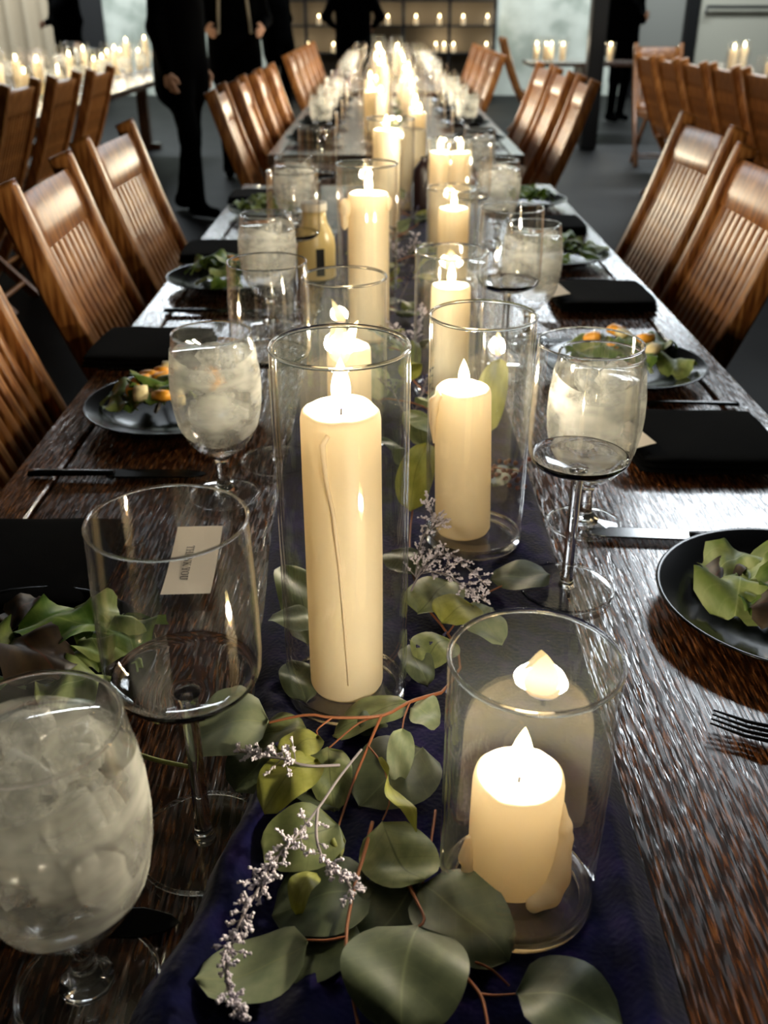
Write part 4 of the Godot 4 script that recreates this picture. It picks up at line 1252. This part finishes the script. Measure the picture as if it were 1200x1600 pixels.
	leaf(g, at(0.040, -1.423, 0.02), at(0.046, -1.492, 0.06), 0.031, 0.006, "M")
	leaf(g, at(0.051, -1.171, 0.012), at(0.035, -1.238, 0.04), 0.041, 0.008, "M")
	statice("pale lilac statice sprig trailing over the front leaves to the bottom edge", [[at(-0.017, -0.552, 0.04), at(-0.032, -0.516, 0.046), at(-0.045, -0.482, 0.05), at(-0.061, -0.452, 0.05), at(-0.072, -0.439, 0.046), at(-0.080, -0.419, 0.042), at(-0.086, -0.404, 0.04), at(-0.091, -0.387, 0.036), at(-0.092, -0.368, 0.03), at(-0.082, -0.348, 0.026)], [at(-0.032, -0.529, 0.046), at(-0.055, -0.522, 0.052), at(-0.073, -0.527, 0.054), at(-0.090, -0.534, 0.05), at(-0.106, -0.544, 0.046)], [at(-0.045, -0.482, 0.05), at(-0.044, -0.456, 0.05), at(-0.038, -0.441, 0.046), at(-0.026, -0.432, 0.042), at(-0.019, -0.421, 0.04)]], 5, M.blossom, 0.019, 1.5, 0.38)
	statice("bushy lilac statice in front of the medium candle glass", [[at(0.025, -0.796, 0.02), at(0.041, -0.824, 0.04), at(0.064, -0.826, 0.05), at(0.083, -0.795, 0.05), at(0.097, -0.774, 0.045)], [at(0.032, -0.832, 0.02), at(0.039, -0.849, 0.055), at(0.053, -0.874, 0.06), at(0.044, -0.896, 0.075)], [at(0.039, -0.828, 0.03), at(0.062, -0.800, 0.04), at(0.080, -0.784, 0.035), at(0.097, -0.769, 0.03)]], 6, M.blossom, 0.026, 1.5, 0.15)
	statice("dark blue statice beside the foot of the tall candle glass", [[at(0.024, -0.728, 0.015), at(0.040, -0.711, 0.02), at(0.052, -0.718, 0.022)]], 7, M.blossom_dark, 0.014, 1.5, 0.1)
	g = thing("curled_leaf", "narrow curled yellow-green leaf twisting beside the short front candle glass", "leaf")
	var rib := [at(-0.003, -0.533, 0.05), at(0.003, -0.516, 0.052), at(0.003, -0.511, 0.045), at(0.008, -0.493, 0.05), at(0.017, -0.482, 0.05), at(0.022, -0.475, 0.036)]
	var rcv := Curve3D.new()
	for q in rib: rcv.add_point(q)
	part(g, "blade", Shape.new().surf(18, 6, func(i: float, j: float) -> Vector3:
		var q := rcv.sample_baked(i * rcv.get_baked_length())
		var tw := 0.6 + i * 3.4
		return q + Vector3(cos(tw), sin(tw) * 0.7, sin(tw) * 0.4) * (j - 0.5) * 0.017 * sin(PI * (0.06 + 0.92 * i))), M.leaf_Y)
	var lp := thing("salad_stalk", "pale green salad stalk hanging towards the front left wine glass", "stalk")
	stem(lp, [at(-0.235, -0.6, 0.02), at(-0.19, -0.575, 0.014), at(-0.145, -0.563, 0.012)], 0.0026, M.stem_green)
	# further along the runner
	rng.seed = 77
	var tones := ["D", "M", "D", "L", "Y", "M"]
	for k in 9:
		var z := -1.22 - 0.23 * k
		var x0 := 0.03 + 0.03 * sin(k * 2.1)
		var br := thing("eucalyptus_branch", "%s clump of eucalyptus down the runner behind the second candle glass" % NTH[k], "eucalyptus", Vector3.ZERO, "eucalyptus greenery further down the runner")
		var pts := []
		for q in 5:
			pts.append(beside(at(x0 + 0.05 * sin(q * 1.3 + k), z + 0.12 - 0.065 * q, 0.012 + 0.035 * sin(q * 0.8))))
		stem(br, pts, 0.0014)
		for q in 11:
			var o: Vector3 = pts[q % 5] + Vector3(rng.randf_range(-0.01, 0.01), 0, rng.randf_range(-0.02, 0.02))
			var a := rng.randf() * TAU
			var l := rng.randf_range(0.035, 0.055)
			var tip := o + Vector3(cos(a) * l, rng.randf_range(-0.004, 0.045), sin(a) * l)
			var wide := l * rng.randf_range(0.6, 0.9)
			var tone: String = tones[rng.randi() % 6]
			var free := true
			for gl in GLASSES:
				for e in [o, tip, (o + tip) / 2]:
					free = free and Vector2(e.x - gl[0], e.z - gl[1]).length() > 0.068
			if free:
				leaf(br, o, tip, wide, 0.006, tone)
	for k in 6:
		var z := -1.28 - 0.31 * k
		var x0 := 0.035 + 0.025 * sin(k * 3.0)
		statice("statice tuft in the greenery further down the runner, number %s from the front" % ["one", "two", "three", "four", "five", "six"][k], [[beside(at(x0, z + 0.03, 0.015)), beside(at(x0 + 0.02, z, 0.05)), beside(at(x0 + 0.03, z - 0.03, 0.075))], [beside(at(x0, z + 0.03, 0.015)), beside(at(x0 - 0.02, z + 0.01, 0.05)), beside(at(x0 - 0.035, z - 0.01, 0.06))]], 200 + k, M.blossom if k % 2 else M.blossom_dark, 0.024, 1.0, 0.2)
	# small brown berries behind the medium glass
	var bt := thing("berry_sprig", "sprig of small reddish brown berries behind the medium candle glass", "berries")
	stem(bt, [at(0.09, -1.06, 0.012), at(0.12, -1.07, 0.03), at(0.165, -1.06, 0.03)], 0.0012)
	var bs := Shape.new()
	for k in 60:
		bs.blob(at(rng.randf_range(0.08, 0.18), rng.randf_range(-1.09, -1.04), rng.randf_range(0.012, 0.04)), Vector3.ONE * 0.0032, 6, 4)
	part(bt, "berry", bs, M.berry).set_meta("kind", "stuff")

func build_far_tables() -> void:
	rng.seed = 5
	var cyl := []
	var can := []
	for h in [0.2, 0.255, 0.31]:
		cyl.append(make_cylinder(h, 0.052, false))
	for h in [0.1, 0.15, 0.2, 0.25]:
		can.append(make_candle(h, 0.031, int(h * 100), false, true, 0.042))
	var wine := make_wine(false)
	tag(wine, "x", "wine glass")
	var gob := make_goblet(false)
	tag(gob, "x", "water goblet")
	var where := [["on the second middle table", -4.5, -6.9, 0.05, 18, 0.1], ["on the farthest middle table", -7.7, -10.2, 0.05, 16, 0.11], ["on the left table behind dark chairs", -6.4, -10.5, -2.42, 20, 0.12], ["on the right edge table", -5.0, -8.6, 2.72, 8, 0.12]]
	for t in where:
		for k in t[4]:
			var z: float = lerpf(t[1], t[2], (k + 0.5) / t[4]) + rng.randf_range(-0.04, 0.04)
			var x: float = t[3] + t[5] * (1 if k % 2 else -1) * rng.randf_range(0.5, 1.2)
			var kind := rng.randi() % 3
			cylinder(cyl[kind], "%s candle glass from the near end " % NTH[k] + t[0], at(x, z, 0.001), "far candle glasses " + t[0])
			candle(can[kind + (1 if rng.randf() < 0.35 else 0)], "%s lit candle from the near end " % NTH[k] + t[0], at(x, z, 0.011), "far candles " + t[0])
		var n := int(absf(t[2] - t[1]) / 0.62)
		for k in n:
			for s in [-1.0, 1.0]:
				var z: float = t[1] - 0.62 * (k + 0.3 + 0.1 * s)
				dup(gob, "water_goblet", "%s water goblet from near end, %s row, " % [NTH[k], "left" if s < 0 else "right"] + t[0], at(t[3] + 0.33 * s, z, 0.001), 0.0, "far goblets " + t[0])
				dup(wine, "wine_glass", "%s wine glass from near end, %s row, " % [NTH[k], "left" if s < 0 else "right"] + t[0], at(t[3] + 0.255 * s, z + 0.14, 0.001), 0.0, "far wine glasses " + t[0])
	var nu := -1
	for q in [[1.74, -12.15], [1.82, -11.95], [1.9, -12.1], [2.0, -11.9], [2.34, -11.8], [2.43, -12.0], [2.52, -11.85]]:
		nu += 1
		cylinder(cyl[0 if q[0] > 2.2 else 1], "%s candle glass from the left on the small table by the column" % NTH[nu], at(q[0], q[1], 0.001), "candle glasses on the small table by the column")
		candle(can[1], "%s lit candle from the left on the small table by the column" % NTH[nu], at(q[0], q[1], 0.011), "candles on the small table by the column")
	# place settings of the far middle tables, as far as they show
	var pl := make_plate()
	tag(pl, "x", "plate")
	var np := make_napkin()
	tag(np, "x", "napkin")
	for k in 4:
		for s in [-1.0, 1.0]:
			var z := -4.55 - 0.66 * k
			dup(pl, "plate", "%s black plate from the near end, %s side of the second table" % [NTH[k], "left" if s < 0 else "right"], at(0.05 + 0.36 * s, z, 0.001), 0.0, "plates on the second middle table")
			dup(np, "napkin", "%s black napkin from the near end, %s side of the second table" % [NTH[k], "left" if s < 0 else "right"], at(0.05 + 0.38 * s, z - 0.3, 0.001), 0.0, "napkins on the second middle table")
	for t in [[0.05, -4.6, 4, "second middle table"], [0.05, -7.8, 4, "farthest middle table"], [-2.42, -6.0, 5, "left table"]]:
		for k in t[2]:
			var g := thing("eucalyptus_branch", "%s clump of greenery from the near end on the %s" % [NTH[k], t[3]], "eucalyptus", Vector3.ZERO, "greenery on the far tables")
			for q in 12:
				var o := at(t[0] + rng.randf_range(-0.12, 0.12), t[1] - 0.6 * k + rng.randf_range(-0.25, 0.25), 0.01)
				var a := rng.randf() * TAU
				leaf(g, o, o + Vector3(cos(a) * 0.05, rng.randf_range(0.0, 0.04), sin(a) * 0.05), 0.04, 0.006, "M" if q % 2 else "D")
	for o in cyl + can + [wine, gob, pl, np]:
		o.free()

func build_people() -> void:
	var p := person("person in a black suit standing in the left aisle, nearest to the camera", Vector3(-1.33, 0, -6.95), PI + 1.15, {"stride": 0.13}, 1.8)
	p = person("person in black with two pale straps over the chest, behind the suited one", Vector3(-1.22, 0, -8.7), PI + 0.2, {"stride": 0.06, "elbow_r": Vector3(0.07, -0.27, 0.02), "wrist_r": Vector3(-0.05, -0.06, -0.22), "elbow_l": Vector3(-0.07, -0.27, 0.02), "wrist_l": Vector3(0.05, -0.06, -0.22)}, 1.82)
	for s in [-1.0, 1.0]:
		part(p, "strap", Shape.new().tube([Vector3(0.09 * s, 1.5, -0.06), Vector3(0.11 * s, 1.35, -0.13), Vector3(0.13 * s, 1.1, -0.14)], 0.012, 6), M.strap)
	person("person in black bending near the left end of the candle shelf", Vector3(-1.3, 0, -13.2), 0.6, {"lean": 0.18, "elbow_r": Vector3(0.08, -0.26, -0.05), "wrist_r": Vector3(0.0, -0.12, -0.22)}, 1.74)
	person("person in black standing with back turned at the far table end", Vector3(-0.36, 0, -12.6), 0.0, {"elbow_r": Vector3(0.13, -0.25, 0.04), "wrist_r": Vector3(-0.08, -0.1, -0.2), "elbow_l": Vector3(-0.13, -0.25, 0.04), "wrist_l": Vector3(0.08, -0.1, -0.2)}, 1.78)
	person("person in black standing by the cream curtain behind the left candles", Vector3(-4.25, 0, -14.4), PI - 0.5, {"elbow_r": Vector3(0.06, -0.28, 0.0), "wrist_r": Vector3(-0.06, -0.05, -0.22)}, 1.75)
	person("person in black standing behind the small table by the steel column", Vector3(2.95, 0, -13.2), PI + 0.4, {"elbow_l": Vector3(-0.07, -0.27, 0.0), "wrist_l": Vector3(0.1, 0.04, -0.21)}, 1.76)
